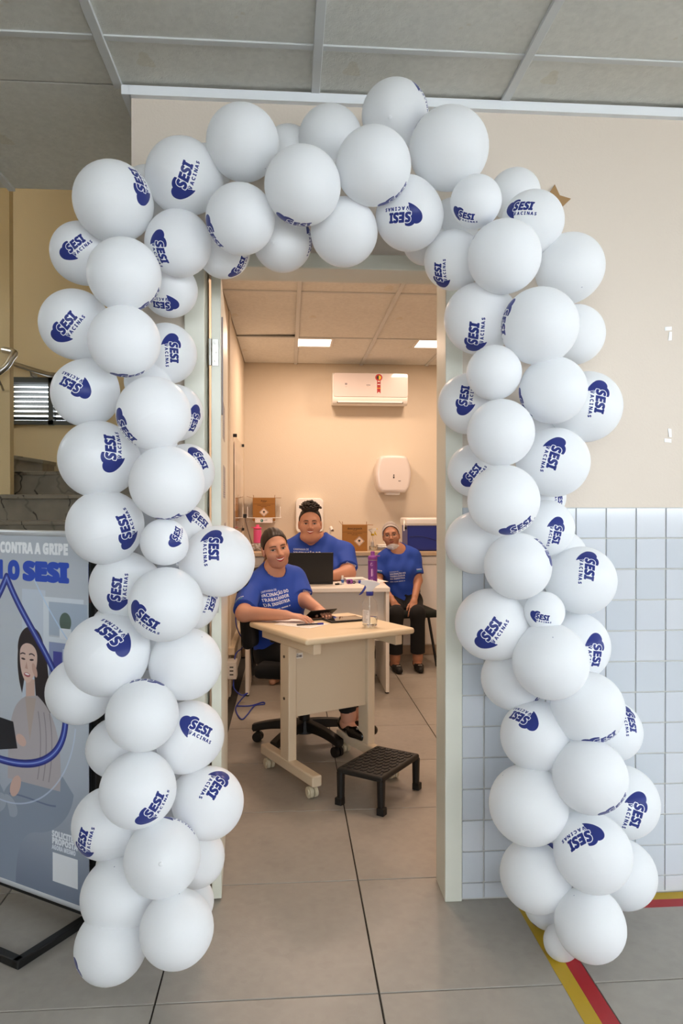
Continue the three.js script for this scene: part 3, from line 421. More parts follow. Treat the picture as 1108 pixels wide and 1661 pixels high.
{ // acrylic notice board on the left wall, with clips
  const t = thing('notice_board', 'clear acrylic notice board with black clips on the left wall', 'board', [LEFT, 1.1, -3.55]);
  const tx = canvasTex(512, 400, (g) => { g.fillStyle = '#dccbbd'; g.fillRect(0, 0, 512, 400); g.fillStyle = '#efe6de'; g.fillRect(30, 20, 452, 250); g.fillStyle = '#8d8487'; for (let i = 0; i < 5; i++) g.fillRect(50, 34 + i * 9, 400, 4); g.fillStyle = '#9fa08a'; g.fillRect(60, 96, 170, 150); g.fillStyle = '#cf8f78'; g.fillRect(250, 110, 70, 120); g.fillStyle = '#93968a'; g.fillRect(340, 96, 120, 150); g.fillStyle = '#6a5f5c'; g.fillRect(30, 300, 210, 80); g.fillStyle = '#7d7376'; g.fillRect(270, 290, 210, 90); });
  part('printed_sheet', at(new THREE.BoxGeometry(0.002, 0.70, 0.84), 0.006, 0.36, 0), M({ map: tx, roughness: 0.7 }), t);
  part('acrylic_sheet', at(plain(0.004, 0.75, 0.92), 0.016, 0.375, 0), mat.clear, t);
  for (const z of [-0.45, 0.45]) for (const y of [0.02, 0.75]) part('clip', rspan(0.0, 0.028, y - 0.012, y + 0.012, z - 0.014, z + 0.014, 0.003), mat.black, t);
  const p = thing('wall_post', 'pale vertical cover strip on the left wall beside the door', 'strip', [LEFT, 0, -2.72]); part('cover_strip', rspan(0, 0.012, 0.0, 2.665, -0.05, 0.05, 0.003), mat.paint, p);
  const k = thing('cable_trunking', 'cream cable trunking running low along the left wall', 'trunking', [LEFT, 0.30, -3.4]); part('channel', rspan(0, 0.04, 0, 0.045, -0.54, 0.75, 0.003), mat.cream, k); part('end_cover', rspan(0.0, 0.042, -0.002, 0.047, 0.72, 0.77, 0.003), mat.cream, k);
  const o = thing('outlet_box', 'grey surface socket box under the trunking by the door', 'socket', [LEFT, 0.16, -2.56]); part('housing', rspan(0, 0.065, 0, 0.12, -0.06, 0.06, 0.006), M({ color: '#c4c2bd', roughness: 0.45 }), o); part('front_plate', rspan(0.002, 0.062, 0.004, 0.116, 0.06, 0.064, 0.002), M({ color: '#d8d4cc', roughness: 0.45 }), o); for (const y of [0.03, 0.055, 0.08]) part('slot', rspan(0.02, 0.045, y, y + 0.008, 0.0636, 0.0648, 0.0003), mat.black, o);
  const c = solo('network_cable', merge([tube([[-0.385, 0.62, -3.05], [-0.385, 0.48, -3.0], [-0.36, 0.40, -2.95], [-0.31, 0.33, -2.9], [-0.33, 0.31, -2.8], [-0.36, 0.30, -2.6], [-0.365, 0.16, -2.52], [-0.36, 0.10, -2.5], [-0.31, 0.06, -2.48], [-0.27, 0.07, -2.5], [-0.31, 0.03, -2.5], [-0.34, 0.006, -2.35], [-0.29, 0.005, -2.12], [-0.26, 0.005, -2.2], [-0.22, 0.005, -2.42], [-0.16, 0.005, -2.45], [-0.17, 0.005, -2.5], [-0.25, 0.005, -2.42], [-0.34, 0.005, -2.42]], 0.0042, 160, 8)]), M({ color: '#22379a', roughness: 0.45 }), 'blue network cable looped on the floor by the left wall', 'cable');
  const s = thing('hanging_strap', 'thin cord hanging from the corner clip of the left wall', 'cord', [LEFT + 0.02, 0, -4.3]); part('cord', tube([[0, 1.22, 0], [0.01, 1.16, 0.02], [0.06, 0.99, 0.05], [0.09, 0.935, 0.08]], 0.004, 30, 6), M({ color: '#5d4f4b', roughness: 0.6 }), s); part('hook', rspan(-0.02, 0.012, 1.215, 1.25, -0.012, 0.012, 0.003), mat.black, s);
}
// ---- chairs
function officeChair(name, label, pos, turn, seatH, arms, spin = 0) {
  const t = thing(name, label, 'chair', pos, turn);
  const base = part('star_base', cyl(0.045, 0.055, 0.07, 0, 0.105, 0), mat.black, t);
  for (let k = 0; k < 5; k++) {
    const a = spin + k * Math.PI * 0.4; const pts = []; const r0 = 0.03, r1 = 0.27;
    const s = new THREE.Shape(); s.moveTo(r0, 0.082); s.quadraticCurveTo(0.16, 0.10, r1 + 0.02, 0.062); s.lineTo(r1 + 0.026, 0.072); s.lineTo(r1 + 0.024, 0.092); s.quadraticCurveTo(0.17, 0.132, r0, 0.135); s.closePath();
    const arm = part('star_arm', at(extr(s, 0.034, 0.005), 0, 0, -0.017).rotateY(a), mat.black, t);
    part('castor', merge([at(cyl(0.027, 0.027, 0.018, 0, 0, 0, 20), r1, 0.027, -0.014, Math.PI / 2), at(cyl(0.027, 0.027, 0.018, 0, 0, 0, 20), r1, 0.027, 0.014, Math.PI / 2), cyl(0.01, 0.01, 0.05, r1, 0.052, 0, 12)]).rotateY(a), mat.black, arm);
  }
  part('gas_column', cyl(0.025, 0.03, seatH - 0.17, 0, 0.13 + (seatH - 0.17) / 2, 0), mat.black, t);
  part('mechanism', rspan(-0.09, 0.09, seatH - 0.09, seatH - 0.055, -0.11, 0.09, 0.008), mat.black, t);
  part('lever', merge([bar([0.08, seatH - 0.075, 0.0], [0.17, seatH - 0.08, 0.0], 0.006), bar([-0.08, seatH - 0.075, 0.03], [-0.20, seatH - 0.085, 0.06], 0.006), at(rbox(0.026, 0.10, 0.014, 0.006), -0.21, seatH - 0.14, 0.06, 0, 0, 0.25)]), mat.black, t);
  part('seat', at(rbox(0.47, 0.075, 0.45, 0.033, 0, 0, 0, 4), 0, seatH - 0.02, 0), mat.blackFabric, t);
  const b = part('backrest', at(rbox(0.43, 0.42, 0.06, 0.03, 0, 0, 0, 5), 0, seatH + 0.30, -0.285, -0.10), mat.blackFabric, t);
  part('back_bracket', at(rbox(0.06, 0.30, 0.012, 0.004), 0, seatH + 0.06, -0.30, -0.06), mat.black, t);
  if (arms) for (const s of [-1, 1]) { const u = part('armrest', at(rbox(0.06, 0.026, 0.22, 0.012, 0, 0, 0, 3), s * 0.265, seatH + 0.165, 0.0), mat.black, t); part('arm_post', merge([rbox(0.02, 0.22, 0.055, 0.006, s * 0.262, seatH + 0.05, 0.0), rbox(0.14, 0.02, 0.055, 0.006, s * 0.20, seatH - 0.062, 0.0)]), mat.black, u); }
  return t;
}
officeChair('office_chair', 'black swivel office chair under the nearest woman', [0.09, 0, -1.63], 74 * D, 0.46, true, 18 * D);
officeChair('office_chair', 'black office chair under the woman behind the laptop', [0.19, 0, -3.45], 0, 0.44, false, 0.4);
{
  const t = thing('visitor_chair', 'black padded visitor chair under the woman with the hairnet', 'chair', [0.985, 0, -3.685], 8 * D);
  part('seat', at(rbox(0.46, 0.06, 0.42, 0.028, 0, 0, 0, 4), 0, 0.435, 0.02), M({ color: '#141a15', roughness: 0.9 }), t);
  part('backrest', at(rbox(0.40, 0.30, 0.045, 0.022, 0, 0, 0, 4), 0, 0.70, -0.215, -0.12), mat.blackFabric, t);
  for (const s of [-1, 1]) { part('leg', merge([bar([s * 0.17, 0.41, 0.10], [s * 0.215, 0.0, 0.19], 0.0115)]), mat.black, t); part('leg', merge([bar([s * 0.17, 0.41, -0.12], [s * 0.205, 0.0, -0.22], 0.0115)]), mat.black, t); part('back_post', tube([[s * 0.15, 0.41, -0.14], [s * 0.15, 0.48, -0.235], [s * 0.15, 0.62, -0.235]], 0.010, 16, 8), mat.black, t); }
  part('cross_bar', merge([bar([-0.18, 0.40, 0.10], [0.18, 0.40, 0.10], 0.010), bar([-0.18, 0.40, -0.12], [0.18, 0.40, -0.12], 0.010)]), mat.black, t);
}
// ---------------------------------------------------------------- hall: floor tape, wall marks, poster stand
{
  const yl = M({ color: '#b3941a', roughness: 0.5 }), rd = M({ color: '#a11620', roughness: 0.5 });
  const rag = (x0, x1, z0, z1, s) => { const pts = []; const n = 60; for (let i = 0; i <= n; i++) { const z = z0 + (z1 - z0) * i / n; pts.push(new THREE.Vector2(x0 + (hash(i, s, 3) > 0.9 ? 0.004 : 0.0006) * hash(i, s, 7), z)); } for (let i = n; i >= 0; i--) pts.push(new THREE.Vector2(x1, z0 + (z1 - z0) * i / n)); return at(extr(new THREE.Shape(pts), 0.0005), 0, 0.0007, 0, Math.PI / 2); };
  solo('floor_tape', rag(0.752, 0.797, 0.012, 4.6, 1), yl, 'yellow floor tape running towards the viewer beside the balloons', 'tape');
  solo('floor_tape', rag(0.797, 0.842, 0.058, 4.6, 2), rd, 'red floor tape running towards the viewer beside the balloons', 'tape');
  solo('floor_tape', at(new THREE.BoxGeometry(3.2, 0.0005, 0.040), 2.40, 0.0004, 0.032), yl, 'yellow floor tape along the foot of the tiled wall', 'tape');
  solo('floor_tape', at(new THREE.BoxGeometry(3.155, 0.0005, 0.045), 2.42, 0.0004, 0.075), rd, 'red floor tape along the foot of the tiled wall', 'tape');
  const scrap = (pts) => at(extr(new THREE.Shape(pts.map((p) => new THREE.Vector2(...p))), 0.0015), 0, 0, 0.0);
  const m = M({ color: '#f2f3f4', roughness: 0.6 });
  for (const [x, y, f, l] of [[1.292, 1.912, 1, 'white scrap of old tape on the cream wall, upper'], [1.292, 1.553, -1, 'white scrap of old tape on the cream wall, lower']]) { const o = solo('tape_scrap', merge([scrap([[-0.012, 0.004 * f], [0.012, 0.006 * f], [0.012, 0.018 * f], [-0.012, 0.016 * f]]), scrap([[0.000, -0.03 * f], [0.012, -0.028 * f], [0.013, 0.0], [0.004, 0.001]])]), m, l, 'tape'); o.position.set(x, y, 0.001); }
}

// ---------------------------------------------------------------- balloon arch: every balloon a thing of its own
{
  const logo = canvasTex(512, 512, (g, w, h) => {
    g.fillStyle = '#fafcfe'; g.fillRect(0, 0, w, h);
    const navy = '#11277f';
    g.save(); g.translate(-6, 6);
    g.fillStyle = navy; g.beginPath(); g.moveTo(196, 352);                 // two lobed drop behind the lettering
    g.bezierCurveTo(150, 340, 96, 300, 70, 262); g.bezierCurveTo(40, 214, 52, 160, 98, 146); g.bezierCurveTo(116, 141, 128, 143, 140, 148);
    g.bezierCurveTo(160, 122, 206, 116, 236, 136); g.lineTo(236, 200); g.lineTo(190, 330); g.bezierCurveTo(196, 338, 200, 344, 196, 352); g.fill();
    g.lineJoin = 'round'; g.textBaseline = 'alphabetic';
    g.save(); g.translate(168, 258); g.transform(1, 0, -0.10, 1, 0, 0); g.font = 'bold 126px sans-serif'; g.scale(0.92, 1);
    g.lineWidth = 26; g.strokeStyle = '#fafcfe'; g.strokeText('SESI', 0, 0); g.lineWidth = 11; g.strokeStyle = navy; g.strokeText('SESI', 0, 0); g.fillStyle = navy; g.fillText('SESI', 0, 0); g.restore();
    g.font = 'bold 46px sans-serif'; const word = 'VACINAS'; let x = 190; for (const ch of word) { g.lineWidth = 12; g.strokeStyle = '#fafcfe'; g.strokeText(ch, x, 314); g.lineWidth = 3; g.strokeStyle = navy; g.strokeText(ch, x, 314); g.fillStyle = navy; g.fillText(ch, x, 314); x += (ch === 'I' ? 25 : 37) + 5; }
    g.restore();
  });
  logo.wrapS = logo.wrapT = THREE.ClampToEdgeWrapping;
  const rubber = P({ map: logo, roughness: 0.92, clearcoat: 0.35, clearcoatRoughness: 0.22, transmission: 0.38, thickness: 0 });
  const prof = []; for (let i = 0; i <= 34; i++) { const a = Math.PI * i / 34, c = Math.cos(a), s = Math.sin(a); prof.push([Math.max(0.02, s * (1 - 0.05 * Math.max(0, -c))), c > 0 ? c * 1.0 : c * (1.05 + 0.07 * Math.pow(-c, 6))]); }
  prof[0][0] = 0; prof.push([0.035, -1.15], [0.05, -1.19], [0.04, -1.205], [0, -1.205]);
  const ball = lathe(prof.reverse(), 44);
  { const p = ball.attributes.position, uv = new Float32Array(p.count * 2); for (let i = 0; i < p.count; i++) { const v = V(p.getX(i), p.getY(i), p.getZ(i)).normalize(); const th = Math.acos(Math.max(-1, Math.min(1, v.z))), q = Math.hypot(v.x, v.y) || 1; const k = th / 0.72 / 2 / q; uv[2 * i] = 0.5 + v.x * k; uv[2 * i + 1] = 0.5 + v.y * k; } ball.setAttribute('uv', new THREE.BufferAttribute(uv, 2)); ball.computeVertexNormals(); }
  // lane, centre, radius, way the print faces, way its lettering runs, print in view
  const list = [
['LO',-0.490,2.174,0.300,0.112,0.825,0.315,0.469,-0.335,0.941,-0.042,1],['TU',-0.299,2.260,0.280,0.108,0.238,-0.446,0.863,0.372,0.862,0.343,1],
['LO',-0.605,2.062,0.200,0.091,0.084,-0.150,0.985,0.755,0.655,0.035,1],['LF',-0.447,1.951,0.360,0.101,0.722,-0.653,-0.227,0.680,0.731,0.059,1],
['LI',-0.315,2.077,0.260,0.096,-0.513,-0.478,0.714,0.176,-0.872,-0.457,1],['LI',-0.359,1.978,0.140,0.085,-0.157,-0.683,0.713,-0.986,0.070,-0.150,1],
['LO',-0.613,1.842,0.240,0.102,0.071,-0.308,0.949,0.651,0.735,0.190,1],['LF',-0.445,1.767,0.370,0.098,0.155,-0.981,-0.120,0.968,0.175,-0.181,1],
['LI',-0.372,1.785,0.130,0.094,0.298,-0.079,0.951,0.051,-0.994,-0.098,1],['LO',-0.584,1.644,0.240,0.098,-0.073,0.176,0.982,-0.879,0.454,-0.147,1],
['LF',-0.369,1.572,0.360,0.103,-0.714,-0.503,0.487,0.485,-0.857,-0.174,1],['LI',-0.348,1.604,0.130,0.089,0.735,-0.344,0.584,-0.285,-0.939,-0.194,1],
['LO',-0.543,1.452,0.260,0.113,0.600,0.195,0.776,-0.079,0.980,-0.185,1],['LF',-0.333,1.382,0.360,0.104,0.133,-0.990,0.055,0.894,0.144,0.425,0],
['LI',-0.311,1.424,0.130,0.087,0.521,0.397,0.756,0.555,-0.830,0.053,1],['LO',-0.523,1.258,0.270,0.109,0.771,-0.011,0.636,-0.194,0.948,0.251,1],
['LF',-0.341,1.219,0.360,0.066,0.706,0.292,0.645,0.187,0.802,-0.568,1],['LI',-0.315,1.241,0.140,0.085,0.590,0.425,0.687,0.748,-0.609,-0.265,1],
['LI',-0.205,1.155,0.220,0.108,-0.157,0.470,0.868,0.022,-0.877,0.479,1],['LO',-0.478,1.084,0.220,0.103,0.075,-0.074,0.994,0.091,0.994,0.067,1],
['LF',-0.337,1.047,0.360,0.104,-0.443,-0.315,0.840,0.770,-0.613,0.176,1],['LI',-0.301,1.027,0.140,0.091,0.811,0.148,0.566,-0.104,-0.916,0.388,1],
['LO',-0.512,0.896,0.290,0.119,0.335,0.640,0.692,-0.749,0.626,-0.217,1],['LI',-0.300,0.857,0.240,0.107,-0.545,-0.747,-0.379,0.769,-0.626,0.128,0],
['LO',-0.602,0.782,0.235,0.099,-0.109,0.863,-0.494,-0.970,-0.201,-0.136,0],['LF',-0.401,0.742,0.360,0.100,0.041,0.987,-0.153,-0.982,0.068,0.177,1],
['LO',-0.513,0.596,0.180,0.090,-0.562,-0.815,0.142,0.826,-0.561,0.053,0],['LI',-0.289,0.642,0.230,0.102,0.330,0.405,0.853,0.877,-0.466,-0.118,1],
['LF',-0.409,0.545,0.380,0.104,0.613,-0.247,0.750,0.566,0.800,-0.198,1],['LI',-0.232,0.454,0.260,0.104,0.220,0.781,0.584,-0.405,-0.472,0.783,1],
['LO',-0.513,0.412,0.280,0.102,-0.424,-0.188,0.886,0.148,0.951,0.273,1],['LF',-0.340,0.365,0.400,0.104,0.423,0.843,-0.332,0.898,-0.439,0.029,1],
['LI',-0.275,0.266,0.200,0.087,-0.249,-0.955,-0.162,0.922,-0.284,0.262,0],['LO',-0.470,0.237,0.340,0.105,-0.043,-0.924,-0.380,0.997,-0.017,-0.072,0],
['LF',-0.296,0.193,0.440,0.099,-0.151,-0.983,-0.108,0.988,-0.152,0.002,0],['LO',-0.482,0.121,0.380,0.099,-0.749,-0.539,0.385,0.489,-0.842,-0.227,0],
['LI',-0.297,0.124,0.180,0.074,-0.712,-0.699,-0.061,0.697,-0.715,0.058,0],['LB',-0.513,0.233,0.160,0.067,0.765,-0.182,-0.617,-0.112,0.907,-0.407,0],
['LB',-0.523,0.948,0.140,0.075,0.451,0.891,0.052,0.871,-0.427,-0.242,1],['LB',-0.425,2.272,0.140,0.079,-0.957,0.287,0.034,-0.272,-0.855,-0.442,0],
['LB',-0.250,2.356,0.120,0.076,-0.772,-0.622,-0.132,0.630,-0.719,-0.293,0],['TU',-0.127,2.343,0.320,0.104,-0.561,0.800,-0.211,-0.828,-0.548,0.120,0],
['TU',0.002,2.412,0.130,0.082,0.537,0.841,-0.059,-0.843,0.532,-0.082,0],['TU',0.128,2.423,0.200,0.098,0.206,0.977,0.050,-0.979,0.206,0.006,0],
['TU',0.321,2.492,0.220,0.102,0.810,0.363,0.460,0.531,-0.786,-0.316,1],['TU',0.467,2.357,0.300,0.117,-0.649,0.760,0.042,-0.751,-0.630,-0.197,0],
['TU',0.720,2.309,0.120,0.082,0.115,0.984,-0.137,-0.993,0.115,-0.009,0],['TM',0.040,2.192,0.400,0.106,-0.184,-0.970,-0.161,0.982,-0.174,-0.072,1],
['TM',0.237,2.262,0.380,0.106,0.670,-0.732,-0.124,0.721,0.602,0.342,1],['TL',-0.133,2.120,0.340,0.098,-0.819,-0.557,0.138,0.472,-0.790,-0.391,1],
['TL',-0.195,2.092,0.160,0.082,0.683,-0.679,0.270,0.537,0.716,0.445,1],['TL',-0.017,2.112,0.200,0.091,0.963,-0.007,0.270,0.089,-0.936,-0.342,1],
['TL',0.163,2.114,0.280,0.099,-0.543,0.839,0.010,-0.838,-0.542,-0.057,0],['TL',0.355,2.168,0.280,0.101,-0.365,-0.293,0.884,-0.928,0.045,-0.369,1],
['TL',0.429,2.145,0.140,0.073,-0.145,0.988,0.060,-0.959,-0.155,0.237,0],['TM',0.537,2.190,0.340,0.074,-0.550,-0.774,0.314,0.819,-0.426,0.384,1],
['RO',0.737,2.175,0.240,0.095,-0.651,0.114,0.751,0.731,-0.174,0.660,1],['RI',0.500,2.062,0.220,0.090,-0.540,-0.684,0.491,-0.280,0.696,0.662,1],
['RF',0.614,2.027,0.360,0.105,-0.625,0.774,-0.100,-0.756,-0.632,-0.167,0],['RO',0.860,2.047,0.220,0.106,-0.035,0.732,-0.680,-0.998,0.015,0.067,0],
['TL',0.519,2.204,0.130,0.082,-0.937,-0.060,-0.345,0.198,-0.903,-0.382,0],['RI',0.575,1.882,0.240,0.108,-0.254,-0.682,0.685,-0.104,0.724,0.682,1],
['RF',0.717,1.832,0.360,0.111,-0.985,0.169,-0.014,-0.164,-0.969,-0.186,1],['RO',0.909,1.863,0.140,0.096,-0.312,0.943,-0.116,-0.774,-0.323,-0.544,0],
['RF',0.590,1.701,0.340,0.080,0.936,0.239,-0.258,-0.231,0.971,0.062,0],['RI',0.561,1.637,0.160,0.096,-0.282,0.063,0.957,0.139,0.990,-0.024,1],
['RF',0.764,1.653,0.340,0.098,-0.848,-0.465,-0.255,0.474,-0.880,0.031,1],['RO',0.912,1.623,0.220,0.110,-0.097,0.102,0.990,-0.117,-0.989,0.091,1],
['RF',0.604,1.527,0.360,0.097,0.935,0.353,0.031,-0.354,0.933,0.060,0],['RO',0.798,1.450,0.260,0.106,-0.426,0.171,0.889,-0.305,-0.952,0.037,1],
['RI',0.581,1.428,0.160,0.085,-0.245,-0.229,0.942,0.541,0.774,0.329,1],['RF',0.610,1.334,0.370,0.103,0.312,-0.783,0.538,0.853,0.480,0.206,1],
['RI',0.582,1.205,0.180,0.099,-0.654,-0.612,-0.444,0.695,-0.718,-0.034,0],['RO',0.794,1.251,0.200,0.088,-0.034,-0.148,0.988,-0.099,-0.984,-0.151,1],
['RF',0.661,1.145,0.340,0.098,0.747,0.580,0.325,-0.521,0.815,-0.255,1],['RO',0.900,1.090,0.220,0.106,-0.213,0.495,0.842,-0.240,-0.862,0.446,1],
['RI',0.606,0.964,0.260,0.109,-0.222,-0.100,0.970,0.535,0.819,0.207,1],['RF',0.744,1.011,0.330,0.059,-0.494,-0.235,0.837,0.868,-0.178,0.463,1],
['RF',0.751,0.872,0.360,0.110,0.093,-0.743,-0.663,0.995,0.041,0.094,0],['RO',0.897,0.880,0.180,0.108,0.159,-0.025,0.987,-0.055,-0.998,-0.017,1],
['RI',0.698,0.782,0.180,0.100,0.427,-0.709,0.561,0.837,0.545,0.052,1],['RI',0.736,0.629,0.270,0.103,-0.500,0.765,0.407,-0.496,0.132,-0.858,1],
['RO',0.878,0.725,0.320,0.107,0.181,-0.745,0.642,0.891,0.400,0.212,1],['RO',1.033,0.599,0.140,0.097,0.232,0.598,0.767,0.020,-0.791,0.611,1],
['RF',0.860,0.546,0.380,0.106,0.523,-0.605,0.600,0.731,0.681,0.049,1],['RI',0.707,0.437,0.300,0.117,0.598,-0.801,0.007,0.795,0.595,0.121,0],
['RO',1.042,0.395,0.200,0.112,-0.143,0.102,0.985,-0.261,-0.963,0.062,1],['RF',0.868,0.327,0.380,0.111,-0.535,0.695,0.481,-0.837,-0.513,-0.190,1],
['RI',0.737,0.217,0.280,0.107,0.281,0.930,-0.236,-0.699,0.030,-0.714,1],['RO',1.050,0.159,0.180,0.107,0.226,-0.974,0.001,0.957,0.222,0.189,0],
['RF',0.853,0.133,0.400,0.100,0.453,-0.886,-0.100,0.729,0.304,0.613,0],['RF',0.796,0.043,0.330,0.052,0.935,-0.351,-0.051,0.346,0.934,-0.084,0],
['RI',0.802,0.084,0.200,0.075,-0.315,-0.946,0.075,0.927,-0.323,-0.189,0],['RB',0.784,1.575,0.130,0.079,0.882,-0.254,-0.398,0.328,0.936,0.130,0],
['RB',0.812,1.348,0.120,0.075,0.367,-0.062,0.928,0.125,-0.985,-0.116,1],['RB',0.730,1.011,0.140,0.086,0.561,-0.822,0.099,0.773,0.563,0.293,0],
['RB',0.863,1.152,0.120,0.095,0.922,0.370,-0.111,-0.322,0.895,0.309,0],['RB',0.890,0.501,0.160,0.082,0.557,0.662,-0.501,-0.811,0.563,-0.157,0],
['RB',0.850,0.307,0.160,0.078,-0.003,-0.981,-0.196,0.995,0.017,-0.100,0],['LB',-0.368,0.909,0.160,0.075,-0.134,-0.980,0.147,0.986,-0.147,-0.083,0],
['LB',-0.406,0.553,0.160,0.075,-0.850,-0.403,-0.340,0.463,-0.879,-0.114,0],['LB',-0.422,1.692,0.160,0.071,-0.543,-0.594,-0.594,0.662,-0.738,0.133,0],
['LB',-0.406,1.507,0.150,0.071,0.071,0.973,0.219,-0.997,0.068,0.024,0],
  ];
  const word = ['first', 'second', 'third', 'fourth', 'fifth', 'sixth', 'seventh', 'eighth', 'ninth', 'tenth', 'eleventh', 'twelfth', 'thirteenth', 'fourteenth', 'fifteenth', 'sixteenth', 'seventeenth', 'eighteenth'];
  const lanes = { LO: ['top down the outer edge of the left column'], LF: ['top down the front of the left column'], LI: ['top down the doorway side of the left column'], LB: ['top among those tucked behind the left column'], TU: ['left along the upper edge of the arch', 1], TM: ['left along the front of the arch top', 1], TL: ['left along the underside of the arch top', 1], RI: ['top down the doorway side of the right column'], RF: ['top down the front of the right column'], RO: ['top down the outer edge of the right column'], RB: ['top among those tucked behind the right column'] };
  for (const [lane, [where, across]] of Object.entries(lanes)) {
    const set = list.filter((b) => b[0] === lane).sort((a, b) => (across ? a[1] - b[1] : b[2] - a[2]));
    set.forEach((b, i) => {
      const [, x, y, z, r, nx, ny, nz, tx, ty, tz, shown] = b;
      const o = solo('balloon', ball, rubber, `white ${shown ? 'printed' : 'plain'} balloon, ${word[i]} from the ${where}`, 'balloon', 'white balloons of the arch');
      const n = V(nx, ny, nz).normalize(), t = V(tx, ty, tz).addScaledVector(n, -V(tx, ty, tz).dot(n)).normalize(), u = n.clone().cross(t);
      o.quaternion.setFromRotationMatrix(new THREE.Matrix4().makeBasis(t, u, n)); o.position.set(x, y, z); const k = r * 0.985; o.scale.set(k, k, k);
    });
  }
  const s = new THREE.Shape(); for (let k = 0; k < 10; k++) { const a = k * Math.PI / 5 + 0.25, r = k % 2 ? 0.032 : 0.060; k ? s.lineTo(r * Math.cos(a), r * Math.sin(a)) : s.moveTo(r * Math.cos(a), r * Math.sin(a)); }
  const star = solo('paper_star', extr(s, 0.004, 0.001), M({ color: '#9c7a50', roughness: 0.8 }), 'brown paper star peeping out behind the balloons on the wall', 'star'); star.position.set(0.888, 2.335, 0.006);
}

